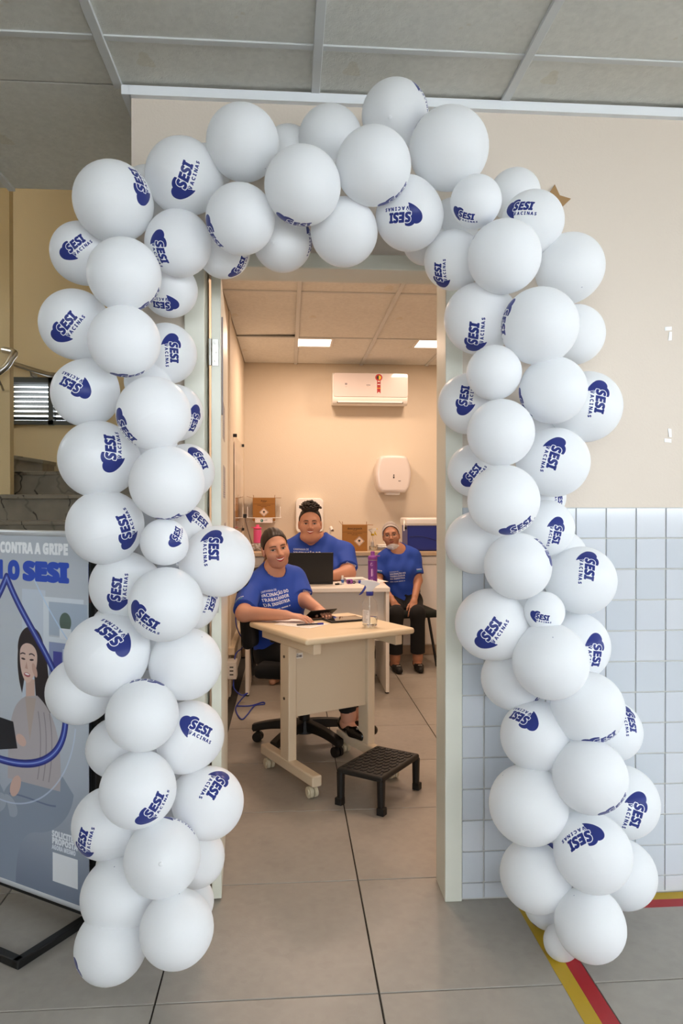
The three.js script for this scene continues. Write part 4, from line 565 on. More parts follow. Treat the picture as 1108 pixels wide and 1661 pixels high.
// ---------------------------------------------------------------- poster stand at the left
{
  const W = 0.82, H = 1.15, cx = 0;
  const t = thing('poster_stand', 'flu vaccination poster on a black metal stand at the left edge', 'poster', [-0.603 - 0.845 * W / 2, 0, 0.111 - 0.534 * W / 2], -32.3 * D);
  const S = 1000, tex = canvasTex(820, 1150, (g, w, h) => {
    const X = (s) => w + s * S, Y = (y) => h - (y - 0.075) * S;                      // from the right edge and the floor, in metres
    const lin = (x0, y0, x1, y1, ...st) => { const q = g.createLinearGradient(x0, y0, x1, y1); st.forEach(([o, c]) => q.addColorStop(o, c)); return q; };
    g.fillStyle = lin(0, 0, 0, h, [0, '#b9c1cb'], [0.45, '#c4ccd5'], [0.75, '#a8b1bf'], [1, '#747f93']); g.fillRect(0, 0, w, h);
    g.fillStyle = '#c6d1df'; g.fillRect(X(-0.30), Y(1.05), 110, 420); g.fillStyle = '#d6dfe9'; g.fillRect(X(-0.20), Y(1.03), 26, 560); g.fillRect(X(-0.20), Y(1.03), 180, 14); g.fillStyle = '#a9b8ca'; g.fillRect(X(-0.174), Y(1.015), 170, 105); g.fillStyle = '#d6dfe9'; g.fillRect(X(-0.20), Y(0.905), 200, 16); g.fillStyle = '#8f9cc0'; g.fillRect(X(-0.174), Y(0.888), 170, 110); g.fillStyle = '#4a4da0'; g.fillRect(X(-0.155), Y(0.86), 40, 70); g.fillStyle = '#c9d2e2'; g.fillRect(X(-0.112), Y(0.87), 18, 80); g.fillStyle = '#55685f'; g.beginPath(); g.ellipse(X(-0.10), Y(0.955), 26, 30, 0, 0, 7); g.fill(); g.fillStyle = '#dfe6ee'; g.fillRect(X(-0.126), Y(0.935), 52, 34);
    g.strokeStyle = 'rgba(190,215,240,0.8)'; g.lineWidth = 5; g.beginPath(); g.moveTo(X(-0.28), Y(1.14)); g.quadraticCurveTo(X(-0.16), Y(0.95), X(-0.02), Y(0.84)); g.stroke();
    const ring = (lw, col) => { g.lineWidth = lw; g.strokeStyle = col; g.lineJoin = 'round'; g.beginPath(); g.moveTo(X(-0.375), Y(1.085)); g.bezierCurveTo(X(-0.29), Y(0.93), X(-0.10), Y(0.80), X(-0.10), Y(0.66)); g.bezierCurveTo(X(-0.10), Y(0.52), X(-0.23), Y(0.475), X(-0.375), Y(0.475)); g.bezierCurveTo(X(-0.52), Y(0.475), X(-0.65), Y(0.52), X(-0.65), Y(0.66)); g.bezierCurveTo(X(-0.65), Y(0.80), X(-0.46), Y(0.93), X(-0.375), Y(1.085)); g.closePath(); g.stroke(); };
    const figure = (fx, mirror, cloth, hairC) => {                                      // a seated person in a pale cardigan, looking down
      g.save(); g.translate(X(fx), 0); g.scale(mirror, 1);
      g.fillStyle = '#8c98aa'; g.beginPath(); g.moveTo(150, Y(0.47)); g.bezierCurveTo(60, Y(0.44), -60, Y(0.46), -120, Y(0.38)); g.bezierCurveTo(-180, Y(0.30), -170, Y(0.16), -160, Y(0.06)); g.lineTo(-70, Y(0.06)); g.bezierCurveTo(-70, Y(0.2), -40, Y(0.26), 40, Y(0.27)); g.bezierCurveTo(110, Y(0.28), 190, Y(0.34), 200, Y(0.42)); g.fill(); g.strokeStyle = 'rgba(70,85,120,0.5)'; g.lineWidth = 5; g.beginPath(); g.moveTo(-100, Y(0.37)); g.bezierCurveTo(-10, Y(0.38), 60, Y(0.36), 120, Y(0.37)); g.stroke(); g.fillStyle = '#a3adbb'; g.beginPath(); g.ellipse(-100, Y(0.33), 44, 30, 0.6, 0, 7); g.fill();
      g.fillStyle = hairC; g.beginPath(); g.ellipse(6, Y(0.855), 62, 74, 0, 0, 7); g.fill(); g.beginPath(); g.moveTo(-4, Y(0.93)); g.bezierCurveTo(80, Y(0.93), 90, Y(0.80), 96, Y(0.66)); g.lineTo(34, Y(0.66)); g.lineTo(20, Y(0.80)); g.fill(); g.beginPath(); g.moveTo(-52, Y(0.87)); g.bezierCurveTo(-66, Y(0.80), -50, Y(0.74), -36, Y(0.71)); g.lineTo(-20, Y(0.78)); g.fill();
      g.fillStyle = '#cfb0a2'; g.fillRect(-18, Y(0.76), 42, 70);
      g.fillStyle = cloth; g.beginPath(); g.moveTo(-20, Y(0.70)); g.bezierCurveTo(-90, Y(0.67), -105, Y(0.6), -108, Y(0.42)); g.lineTo(140, Y(0.42)); g.bezierCurveTo(150, Y(0.56), 130, Y(0.66), 36, Y(0.71)); g.fill();
      g.fillStyle = '#b5a79f'; g.beginPath(); g.moveTo(-22, Y(0.70)); g.lineTo(30, Y(0.70)); g.lineTo(0, Y(0.56)); g.fill(); g.strokeStyle = 'rgba(120,112,118,0.6)'; g.lineWidth = 4; for (const k of [40, 66, 92]) { g.beginPath(); g.moveTo(k, Y(0.66)); g.quadraticCurveTo(k + 24, Y(0.56), k - 4, Y(0.44)); g.stroke(); }
      g.fillStyle = '#dcbfb2'; g.beginPath(); g.moveTo(-46, Y(0.845)); g.bezierCurveTo(-40, Y(0.885), 28, Y(0.885), 36, Y(0.84)); g.bezierCurveTo(40, Y(0.80), 18, Y(0.752), -10, Y(0.745)); g.bezierCurveTo(-36, Y(0.752), -50, Y(0.80), -46, Y(0.845)); g.fill(); g.fillStyle = '#c9a394'; g.beginPath(); g.ellipse(24, Y(0.79), 10, 24, -0.4, 0, 7); g.fill();
      g.fillStyle = '#3a2a2a'; g.beginPath(); g.ellipse(-30, Y(0.822), 10, 3, 0.1, 0, 7); g.fill(); g.beginPath(); g.ellipse(10, Y(0.822), 10, 3, -0.1, 0, 7); g.fill(); g.lineWidth = 4; g.strokeStyle = '#3a2a2a'; g.beginPath(); g.moveTo(-44, Y(0.836)); g.quadraticCurveTo(-32, Y(0.844), -20, Y(0.838)); g.moveTo(-2, Y(0.838)); g.quadraticCurveTo(10, Y(0.846), 24, Y(0.836)); g.stroke();
      g.fillStyle = '#c39a8c'; g.beginPath(); g.moveTo(-14, Y(0.815)); g.lineTo(-22, Y(0.792)); g.lineTo(-8, Y(0.790)); g.fill(); g.fillStyle = '#a85058'; g.beginPath(); g.ellipse(-12, Y(0.772), 15, 7, 0.1, 0, 7); g.fill(); g.fillStyle = '#f4eeee'; g.beginPath(); g.ellipse(-12, Y(0.774), 11, 3.2, 0.1, 0, 7); g.fill();
      g.fillStyle = '#d2b2a6'; g.beginPath(); g.ellipse(-42, Y(0.555), 26, 18, 0.4, 0, 7); g.fill(); g.beginPath(); g.ellipse(-70, Y(0.40), 22, 40, 0.5, 0, 7); g.fill();
      g.restore();
    };
    figure(-0.265, 1, '#b4aeb2', '#2a2226'); figure(-0.52, -1, '#c9d3e0', '#2c2427');
    g.fillStyle = '#23242c'; g.beginPath(); g.moveTo(X(-0.46), Y(0.62)); g.lineTo(X(-0.345), Y(0.61)); g.lineTo(X(-0.325), Y(0.525)); g.lineTo(X(-0.45), Y(0.50)); g.fill();
    ring(26, '#27307f'); ring(14, '#3d4fae'); ring(4, '#8ea6e0');
    g.strokeStyle = 'rgba(200,215,235,0.7)'; g.lineWidth = 5; g.beginPath(); g.arc(X(-0.375), Y(0.66), 320, 0.1, 2.4); g.stroke();
    g.textBaseline = 'alphabetic'; g.textAlign = 'right';
    const tight = (txt, x, y, size, sx, fill, lw) => { g.save(); g.translate(x, y); g.scale(sx, 1); g.font = `bold ${size}px sans-serif`; g.lineWidth = lw; g.lineJoin = 'round'; g.strokeStyle = fill; g.strokeText(txt, 0, 0); g.fillStyle = fill; g.fillText(txt, 0, 0); g.restore(); };
    const fit = (txt, s0, s1, y, size, fill, lw) => { g.font = `bold ${size}px sans-serif`; g.textAlign = 'left'; const k = (s1 - s0) * S / g.measureText(txt).width; tight(txt, X(s0), Y(y), size, k, fill, lw); };
    fit('CONTRA A GRIPE', -0.408, -0.087, 1.166, 46, '#f4f8fc', 4); fit('VACINA', -0.60, -0.428, 1.166, 46, '#f4f8fc', 4); fit('SESI', -0.294, -0.087, 1.082, 75, '#2b50bd', 11); fit('O', -0.368, -0.312, 1.082, 75, '#2b50bd', 11); fit('COM', -0.57, -0.392, 1.082, 75, '#2b50bd', 11);
    g.textAlign = 'left'; tight('SOLICITE', X(-0.163), Y(0.272), 26, 0.86, '#e9eef5', 2); tight('PROPOSTA', X(-0.163), Y(0.250), 26, 0.86, '#e9eef5', 2); tight('AGORA MESMO', X(-0.163), Y(0.232), 20, 0.72, '#dfe6ef', 1);
    g.fillStyle = '#e8ecf1'; g.fillRect(X(-0.16), Y(0.222), 112, 92);
  });
  part('printed_sheet', at(new THREE.BoxGeometry(W, H, 0.002), 0, 0.075 + H / 2, 0.012), M({ map: tex, roughness: 0.38 }), t, 'printed poster with blue drop outline');
  part('top_rail', at(cyl(0.011, 0.011, W + 0.004, 0, 0, 0, 16), 0, 0.08 + H, 0.006, 0, 0, Math.PI / 2), M({ color: '#cfd4da', roughness: 0.35, metalness: 0.4 }), t);
  part('bottom_rail', at(cyl(0.011, 0.011, W + 0.004, 0, 0, 0, 16), 0, 0.073, 0.006, 0, 0, Math.PI / 2), M({ color: '#cfd4da', roughness: 0.35, metalness: 0.4 }), t);
  for (const s of [-1, 1]) {
    part('upright', rbox(0.02, 1.20, 0.02, 0.003, s * (W / 2 + 0.002), 0.61, -0.014), mat.black, t);
    part('floor_foot', rbox(0.028, 0.024, 0.44, 0.004, s * (W / 2 - 0.06), 0.012, 0.01), mat.black, t);
  }
  part('floor_bar', rbox(W - 0.1, 0.024, 0.028, 0.004, 0, 0.012, 0.216), mat.black, t);
  part('cross_bar', rbox(W, 0.02, 0.02, 0.003, 0, 0.05, -0.014), mat.black, t);
  const o = thing('leaflet_stand', 'dark narrow display panel standing behind the poster', 'panel', [-0.80, 0, -0.28], -0.3); part('panel', rbox(0.34, 1.12, 0.012, 0.003, 0, 0.60, 0), M({ color: '#4a4f55', roughness: 0.35 }), o); part('colour_band', rbox(0.335, 0.05, 0.002, 0.0005, 0, 1.0, 0.0075), M({ color: '#7d4a44', roughness: 0.4 }), o); part('foot', rbox(0.34, 0.04, 0.2, 0.004, 0, 0.02, 0), mat.black, o);
}

// ---------------------------------------------------------------- people: distance fields meshed as smooth skins
const smin = (a, b, k) => { const h = Math.max(k - Math.abs(a - b), 0) / k; return Math.min(a, b) - h * h * k * 0.25; };
const smax = (a, b, k) => -smin(-a, -b, k);
const cap = (a, b, ra, rb = ra) => { const [ax, ay, az] = a, bx = b[0] - ax, by = b[1] - ay, bz = b[2] - az, l = bx * bx + by * by + bz * bz || 1e-9; return (x, y, z) => { const px = x - ax, py = y - ay, pz = z - az; let t = (px * bx + py * by + pz * bz) / l; t = t < 0 ? 0 : t > 1 ? 1 : t; const dx = px - bx * t, dy = py - by * t, dz = pz - bz * t; return Math.sqrt(dx * dx + dy * dy + dz * dz) - (ra + (rb - ra) * t); }; };
const ell = (c, r) => (x, y, z) => { const a = (x - c[0]) / r[0], b = (y - c[1]) / r[1], d = (z - c[2]) / r[2]; const k0 = Math.sqrt(a * a + b * b + d * d), k1 = Math.sqrt((a / r[0]) ** 2 + (b / r[1]) ** 2 + (d / r[2]) ** 2) || 1e-9; return k0 * (k0 - 1) / k1; };
const blend = (list, k) => (x, y, z) => { let d = list[0](x, y, z); for (let i = 1; i < list.length; i++) d = smin(d, list[i](x, y, z), k); return d; };
const inside = (m, f, s = 1) => { const e = m.clone().invert().elements; return (x, y, z) => f(e[0] * x + e[4] * y + e[8] * z + e[12], e[1] * x + e[5] * y + e[9] * z + e[13], e[2] * x + e[6] * y + e[10] * z + e[14]) * s; };
function skin(f, lo, hi, h) {        // surface nets
  const n = [0, 1, 2].map((k) => Math.ceil((hi[k] - lo[k]) / h) + 2), [nx, ny, nz] = n, F = new Float32Array(nx * ny * nz), id = new Int32Array(nx * ny * nz).fill(-1), pos = [], idx = [];
  const I = (i, j, k) => (k * ny + j) * nx + i;
  for (let k = 0; k < nz; k++) for (let j = 0; j < ny; j++) for (let i = 0; i < nx; i++) F[I(i, j, k)] = f(lo[0] + (i - 0.5) * h, lo[1] + (j - 0.5) * h, lo[2] + (k - 0.5) * h);
  const E = []; for (let a = 0; a < 8; a++) for (const b of [1, 2, 4]) if (!(a & b)) E.push([a, a | b]);
  const o = [0, 1, nx, nx + 1, nx * ny, nx * ny + 1, nx * ny + nx, nx * ny + nx + 1];
  for (let k = 0; k < nz - 1; k++) for (let j = 0; j < ny - 1; j++) for (let i = 0; i < nx - 1; i++) {
    const b = I(i, j, k); let neg = 0; for (let c = 0; c < 8; c++) if (F[b + o[c]] < 0) neg++; if (neg === 0 || neg === 8) continue;
    let x = 0, y = 0, z = 0, m = 0;
    for (const [p, q] of E) { const u = F[b + o[p]], v = F[b + o[q]]; if ((u < 0) === (v < 0)) continue; const t = u / (u - v); x += (p & 1) + t * ((q & 1) - (p & 1)); y += ((p >> 1) & 1) + t * (((q >> 1) & 1) - ((p >> 1) & 1)); z += (p >> 2) + t * ((q >> 2) - (p >> 2)); m++; }
    id[b] = pos.length / 3; pos.push(lo[0] + (i - 0.5 + x / m) * h, lo[1] + (j - 0.5 + y / m) * h, lo[2] + (k - 0.5 + z / m) * h);
  }
  const quad = (a, b, c, d, flip) => { if (a < 0 || b < 0 || c < 0 || d < 0) return; flip ? idx.push(a, c, b, b, c, d) : idx.push(a, b, c, b, d, c); };
  for (let k = 1; k < nz - 1; k++) for (let j = 1; j < ny - 1; j++) for (let i = 1; i < nx - 1; i++) {
    const b = I(i, j, k), s = F[b] < 0;
    if (s !== F[b + 1] < 0) quad(id[b - nx - nx * ny], id[b - nx * ny], id[b - nx], id[b], !s);
    if (s !== F[b + nx] < 0) quad(id[b - 1 - nx * ny], id[b - 1], id[b - nx * ny], id[b], !s);
    if (s !== F[b + nx * ny] < 0) quad(id[b - 1 - nx], id[b - nx], id[b - 1], id[b], !s);
  }
  const g = new THREE.BufferGeometry(), P3 = new Float32Array(pos), N = new Float32Array(pos.length), e = h * 0.35;
  for (let i = 0; i < pos.length; i += 3) { const x = pos[i], y = pos[i + 1], z = pos[i + 2]; const v = V(f(x + e, y, z) - f(x - e, y, z), f(x, y + e, z) - f(x, y - e, z), f(x, y, z + e) - f(x, y, z - e)).normalize(); N[i] = v.x; N[i + 1] = v.y; N[i + 2] = v.z; }
  g.setAttribute('position', new THREE.BufferAttribute(P3, 3)); g.setAttribute('normal', new THREE.BufferAttribute(N, 3)); g.setIndex(idx); return g;
}
function drape(f, from, dir, right, up, w, h, lift, nu = 14, nv = 10, fn) {  // a thin patch laid on a surface: print, lips, brows
  let depth = 0; const pos = [], uv = [], idx = [], d = V(...dir).normalize(), R = V(...right).normalize(), U = V(...up).normalize();
  for (let j = 0; j <= nv; j++) for (let i = 0; i <= nu; i++) {
    const s = i / nu, t = j / nv; const [a, b, extra] = fn ? fn(s, t) : [(s - 0.5) * w, (t - 0.5) * h, 0];
    const p = V(...from).addScaledVector(R, a).addScaledVector(U, b); const p0 = p.clone(); let k = 0, q = 1; for (; k < 80; k++) { q = f(p.x, p.y, p.z); if (q < 0.0003) break; p.addScaledVector(d, Math.min(q * 0.8, 0.02)); } if (q > 0.002) p.copy(p0).addScaledVector(d, depth); else depth = p.distanceTo(p0);
    p.addScaledVector(d, -lift - (extra || 0)); pos.push(p.x, p.y, p.z); uv.push(s, t);
  }
  for (let j = 0; j < nv; j++) for (let i = 0; i < nu; i++) { const a = j * (nu + 1) + i; idx.push(a, a + 1, a + nu + 1, a + 1, a + nu + 2, a + nu + 1); }
  const g = new THREE.BufferGeometry(); g.setAttribute('position', new THREE.Float32BufferAttribute(pos, 3)); g.setAttribute('uv', new THREE.Float32BufferAttribute(uv, 2)); g.setIndex(idx); g.computeVertexNormals(); return g;
}
function handField(W, dir, back, s = 1, curl = [0.25, 0.3, 0.2], spread = 0.06) {
  const d = V(...dir).normalize(), b = V(...back); b.addScaledVector(d, -b.dot(d)).normalize(); const t = d.clone().cross(b).normalize(), w = V(...W);
  return (side) => {                                    // side: +1 or -1, where the thumb stands
    const T = t.clone().multiplyScalar(side), P = (x, y, z) => w.clone().addScaledVector(d, x * s).addScaledVector(T, y * s).addScaledVector(b, z * s), A = (v) => v.toArray();
    const palm = [], fing = []; const off = [0.030, 0.0105, -0.009, -0.027], len = [0.94, 1.04, 0.98, 0.80], kn = [0.086, 0.090, 0.087, 0.080];
    off.forEach((y, i) => {
      palm.push(cap(A(P(0.004, y * 0.55, 0)), A(P(kn[i], y, 0.002)), 0.0155 * s, 0.0105 * s));
      let p = P(kn[i], y, 0.001), f = d.clone().addScaledVector(T, spread * (1.2 - i * 0.8)).normalize(); const ax = f.clone().cross(b).normalize();
      [0.042, 0.026, 0.021].forEach((l, j) => { f = f.clone().applyAxisAngle(ax, -curl[j]); const q = p.clone().addScaledVector(f, l * len[i] * s); fing.push(cap(A(p), A(q), (0.0088 - j * 0.0008) * s, (0.0080 - j * 0.0009) * s)); p = q; });
    });
    const t0 = P(0.022, 0.022, -0.004), t1 = P(0.050, 0.044, -0.012), t2 = P(0.078, 0.054, -0.016), t3 = P(0.100, 0.055, -0.022);
    const thumb = [cap(A(t0), A(t1), 0.0145 * s, 0.0115 * s), cap(A(t1), A(t2), 0.0105 * s, 0.0095 * s), cap(A(t2), A(t3), 0.0095 * s, 0.0078 * s)];
    const F1 = blend(palm, 0.014 * s), F2 = blend(thumb, 0.008 * s), wrist = cap(A(P(-0.05, 0, 0)), A(P(0.01, 0, 0)), 0.026 * s, 0.0245 * s);
    const chains = [0, 1, 2, 3].map((i) => blend(fing.slice(i * 3, i * 3 + 3), 0.005 * s));
    const f = (x, y, z) => { let q = smin(F1(x, y, z), wrist(x, y, z), 0.02 * s); q = smin(q, F2(x, y, z), 0.010 * s); for (const c of chains) q = smin(q, c(x, y, z), 0.0035 * s); return q; };
    const c = P(0.07, 0, -0.02); return { f, lo: [c.x - 0.15 * s, c.y - 0.15 * s, c.z - 0.15 * s], hi: [c.x + 0.15 * s, c.y + 0.15 * s, c.z + 0.15 * s], P };
  };
}
const lipM = M({ color: '#b0202c', roughness: 0.35 }), toothM = M({ color: '#f3ece4', roughness: 0.3 }), eyeM = M({ color: '#d3c7be', roughness: 0.5 }), irisM = M({ color: '#1d110c', roughness: 0.35 });
const shirtBlue = '#1a45ab', shirtM = M({ color: shirtBlue, roughness: 0.75, bumpMap: bumpFine, bumpScale: 0.0003 }), trouserM = M({ color: '#0d0d0f', roughness: 0.9 });
const chestTex = canvasTex(512, 400, (g, w, h) => {
  g.fillStyle = shirtBlue; g.fillRect(0, 0, w, h); g.fillStyle = '#e4e8f2'; g.textBaseline = 'alphabetic'; const row = (t, y, s, wt, sq) => { g.save(); g.translate(22, y); g.scale(sq, 1); g.font = `${wt} ${s}px sans-serif`; g.fillText(t, 0, 0); g.restore(); };
  row('CAMPANHA DE', 74, 42, 'normal', 0.9); row('VACINAÇÃO DO', 142, 66, 'bold', 0.92); row('TRABALHADOR', 212, 66, 'bold', 0.92); row('DA INDÚSTRIA', 284, 66, 'bold', 0.92); { let x = 22; for (let k = 0; k < 26; k++) { const q = 8 + 8 * hash(k, 4, 4); if (k % 9 !== 5) g.fillRect(x, 334 + 4 * hash(k, 1, 9), q, 20); x += q + 4; } }
});
const sleeveTex = canvasTex(256, 128, (g, w, h) => { g.fillStyle = shirtBlue; g.fillRect(0, 0, w, h); g.fillStyle = '#eef1f6'; g.font = 'bold 50px sans-serif'; g.fillText('CONECTA', 14, 58); g.fillStyle = '#2fae72'; g.font = 'bold 40px sans-serif'; g.fillText('INDÚSTRIA', 14, 108); });

function person(label, o) {
  const t = thing('person', label, 'person');
  const skinM = M({ color: o.skin, roughness: 0.5 });
  // --- torso frame and head frame
  const TF = new THREE.Matrix4().compose(V(...o.pelvis), new THREE.Quaternion().setFromEuler(new THREE.Euler(o.lean * D, o.yaw * D, o.roll * D, 'YXZ')), V(1, 1, 1));
  const HF = new THREE.Matrix4().compose(V(...o.head), new THREE.Quaternion().setFromEuler(new THREE.Euler((o.hpitch || 0) * D, o.hyaw * D, o.hroll * D, 'YXZ')), V(o.hs, o.hs, o.hs));
  const tw = (x, y, z) => V(x, y, z).applyMatrix4(TF).toArray(), hw = (x, y, z) => V(x, y, z).applyMatrix4(HF).toArray();
  const X = o.wide, Y = o.tall, Z = o.deep;
  const torsoL = [ell([0, 0.29 * Y, 0], [0.145 * X, 0.17 * Y, 0.102 * Z]), ell([0, 0.12 * Y, 0.008], [0.135 * X, 0.15 * Y, 0.108 * Z]), ell([0, 0, 0], [0.168 * X, 0.11, 0.125 * Z]), cap([-0.118 * X, 0.385 * Y, -0.012], [0.118 * X, 0.385 * Y, -0.012], 0.054 * (0.5 + 0.5 * X)), cap([-0.09 * X, 0.40 * Y, -0.015], [0, o.trapY ?? 0.455 * Y, -0.01], o.trapR ?? 0.042), cap([0.09 * X, 0.40 * Y, -0.015], [0, o.trapY ?? 0.455 * Y, -0.01], o.trapR ?? 0.042), ell([-0.066 * X, 0.265 * Y, 0.062 * Z], [0.066 * X, 0.068, 0.06 * Z]), ell([0.066 * X, 0.265 * Y, 0.062 * Z], [0.066 * X, 0.068, 0.06 * Z])];
  const torso = inside(TF, blend(torsoL, 0.05));
  const neckA = hw(0, -0.075, -0.022), neckB = tw(0, 0.43 * Y, -0.01);
  const neck = cap(neckA, neckB, 0.047 * o.neck, 0.055 * o.neck);
  const limbs = []; const arms = [-1, 1].map((s, i) => { const S = tw(s * 0.152 * X, 0.375 * Y, -0.012), E = o.elbow[i], W = o.wrist[i], r = o.arm; limbs.push(blend([cap(S, E, 0.050 * r, 0.040 * r), cap(E, W, 0.041 * r, 0.026 * (0.6 + 0.4 * r))], 0.02)); return { S, E, W, s }; });
  const legs = [-1, 1].map((s, i) => { const Hp = tw(s * 0.085 * X, -0.02, 0.02), K = o.knee[i], A = o.ankle[i], r = o.leg; limbs.push(blend([cap(Hp, K, 0.085 * r, 0.058 * r), cap(K, A, 0.057 * r, 0.036), cap(A, [A[0], 0.035 + (o.base ?? 0), A[2]], 0.036, 0.03)], 0.03)); return { Hp, K, A }; });
  const bodyF = (x, y, z) => { let d = torso(x, y, z); d = smin(d, neck(x, y, z), 0.04); for (const l of limbs) d = smin(d, l(x, y, z), 0.03); return d; };
  // --- head
  const w = o.face.w, ft = o.face.fat;
  const headL = [ell([0, 0.028, -0.012], [0.071 * w, 0.088, 0.092]), ell([0, -0.030, 0.022], [0.060 * w, 0.083, 0.068]), cap([-0.026 * w, -0.082, 0.036], [0.026 * w, -0.082, 0.036], 0.027 * ft), cap([0, -0.094, 0.056], [0, -0.090, 0.050], 0.019 * ft), ell([-0.037 * w, -0.030, 0.050], [0.031 * ft, 0.032, 0.032]), ell([0.037 * w, -0.030, 0.050], [0.031 * ft, 0.032, 0.032]), cap([-0.030, 0.024, 0.071], [0.030, 0.024, 0.071], 0.012), ell([0, -0.060, 0.066], [0.026, 0.022, 0.023])];
  if (ft > 1.1) headL.push(ell([0, -0.098, 0.022], [0.068 * w, 0.042, 0.062]));
  const head0 = blend(headL, 0.022), noseF = blend([cap([0, 0.012, 0.083], [0, -0.028, 0.103], 0.0068, 0.0115), ell([-0.0105, -0.034, 0.094], [0.009, 0.0075, 0.010]), ell([0.0105, -0.034, 0.094], [0.009, 0.0075, 0.010])], 0.008);
  const sock = [ell([-0.031, -0.001, 0.096], [0.020, 0.013, 0.017]), ell([0.031, -0.001, 0.096], [0.020, 0.013, 0.017])], ears = [-1, 1].map((s) => blend([ell([s * 0.073 * w, -0.008, -0.012], [0.009, 0.030, 0.017]), ell([s * 0.072 * w, -0.032, -0.006], [0.007, 0.010, 0.008])], 0.008));
  const face = (x, y, z) => { let d = head0(x, y, z); for (const q of sock) d = smax(d, -q(x, y, z), 0.012); d = smin(d, noseF(x, y, z), 0.012); return d; };
  const headF = (x, y, z) => { let d = face(x, y, z); for (const e of ears) d = smin(d, e(x, y, z), 0.006); return smin(d, nk(x, y, z), 0.03); };
  const nl = V(...neckB).applyMatrix4(HF.clone().invert()).toArray(), nk = cap([0, -0.075, -0.022], nl, 0.047 * o.neck / o.hs, 0.055 * o.neck / o.hs);
  const hg = skin((x, y, z) => Math.max(headF(x, y, z), -0.17 - y), [-0.12, -0.18, -0.13], [0.12, 0.135, 0.135], 0.0032).applyMatrix4(HF);
  const hands = o.hands.map((h, i) => { const W = arms[i].W; return handField(W, h.dir, h.back, h.s || 0.95, h.curl, h.spread)(h.side); });
  const lo = [9, 9, 9], hi = [-9, -9, -9]; for (const p of [...arms.flatMap((a) => [a.S, a.E, a.W]), ...legs.flatMap((l) => [l.Hp, l.K, l.A]), neckB, tw(-0.17 * X, -0.1, -0.13 * Z), tw(0.17 * X, 0.1, 0.17 * Z), tw(-0.17 * X, 0.1, 0.17 * Z), tw(0.17 * X, 0, -0.15 * Z)]) for (let k = 0; k < 3; k++) { lo[k] = Math.min(lo[k], p[k] - 0.1); hi[k] = Math.max(hi[k], p[k] + 0.1); } lo[1] = Math.max(lo[1], -0.005);
  const cutNeck = neckA; const bodyCut = (x, y, z) => bodyF(x, y, z);
  part('body', merge([skin(bodyCut, lo, hi, 0.0105), hg, ...hands.map((h) => skin(h.f, h.lo, h.hi, 0.0032))]), skinM, t);
  // --- shirt with short sleeves
  const off = o.loose, sl = arms.map((a) => { const q = V(...a.S).lerp(V(...a.E), o.sleeve), n = V(...a.E).sub(V(...a.S)).normalize(), r = o.arm; const e = V(...q).addScaledVector(n, 0.05).toArray(), c = cap(a.S, e, 0.058 * r + 0.006, 0.047 * r + 0.012); return (x, y, z) => Math.max(c(x, y, z), (x - q.x) * n.x + (y - q.y) * n.y + (z - q.z) * n.z); });
  const inv = TF.clone().invert(), ie = inv.elements, ring = cap(tw(0, o.ringY ?? 0.465 * Y, 0.03 * Z), tw(0, (o.ringY ?? 0.465 * Y) + 0.15, 0.045), o.neckline, o.neckline + 0.02);
  const shirtF = (x, y, z) => {
    let d = torso(x, y, z) - off; const ly = ie[1] * x + ie[5] * y + ie[9] * z + ie[13], lx = ie[0] * x + ie[4] * y + ie[8] * z + ie[12], lz = ie[2] * x + ie[6] * y + ie[10] * z + ie[14];
    d -= 0.0035 * Math.sin(ly * 46 + lx * 26 + Math.sin(lx * 31 + lz * 12) * 1.3) * Math.max(0, Math.min(1, (0.32 * Y - ly) * 5)) + 0.002 * Math.sin(lx * 60 - ly * 38);
    for (const s of sl) d = smin(d, s(x, y, z) - 0.002 * Math.sin(y * 70 + x * 40 + z * 30), 0.03);
    d = smax(d, -ring(x, y, z), 0.006); return Math.max(d, o.hem - ly);
  };
  const shirt = part('shirt', skin(shirtF, lo, hi, 0.0075), shirtM, t, 'blue short sleeved campaign shirt');
  const cam = V(0, 0, 1).transformDirection(TF).toArray(), cr = V(1, 0, 0).transformDirection(TF).toArray(), cu = V(0, 1, 0).transformDirection(TF).toArray();
  part('chest_print', drape(shirtF, tw((o.printX ?? -0.03) * X, o.printY * Y, 0.26 * Z), cam.map((v) => -v), cr, cu, o.printW, o.printW * 0.78, 0.0014, 22, 16), M({ map: chestTex, roughness: 0.75 }), shirt, 'white lettering across the chest');
  for (const [i, dir] of o.sleevePrint) { const a = arms[i], c = V(...a.S).lerp(V(...a.E), o.sleeve - 0.2), d = V(...dir).normalize(), u = V(...a.S).sub(V(...a.E)).normalize(); u.addScaledVector(d, -u.dot(d)).normalize(); const r = u.clone().cross(d).normalize(); part('sleeve_print', drape(shirtF, c.clone().addScaledVector(d, 0.14).toArray(), d.clone().negate().toArray(), r.toArray(), u.toArray(), 0.068 * o.arm, 0.034 * o.arm, 0.0012, 10, 6), M({ map: sleeveTex, roughness: 0.75 }), shirt, 'white and green lettering on the sleeve'); }
  // --- trousers and shoes
  const tr = legs.map((l) => { const r = o.leg; const q = V(...l.K).lerp(V(...l.A), o.cuff), n = V(...l.A).sub(V(...l.K)).normalize(); const c = blend([cap(l.Hp, l.K, 0.092 * r, 0.066 * r), cap(l.K, V(...l.A).addScaledVector(n, 0.04).toArray(), 0.064 * r, o.flare)], 0.03); return (x, y, z) => Math.max(c(x, y, z), (x - q.x) * n.x + (y - q.y) * n.y + (z - q.z) * n.z); });
  const hipF = inside(TF, blend([torsoL[2], ell([0, 0.09, 0.006], [0.135 * X, 0.11, 0.108 * Z])], 0.05));
  const troF = (x, y, z) => { let d = Math.max(hipF(x, y, z) - 0.006, (ie[1] * x + ie[5] * y + ie[9] * z + ie[13]) - 0.10); for (const q of tr) d = smin(d, q(x, y, z), 0.035); return d; };
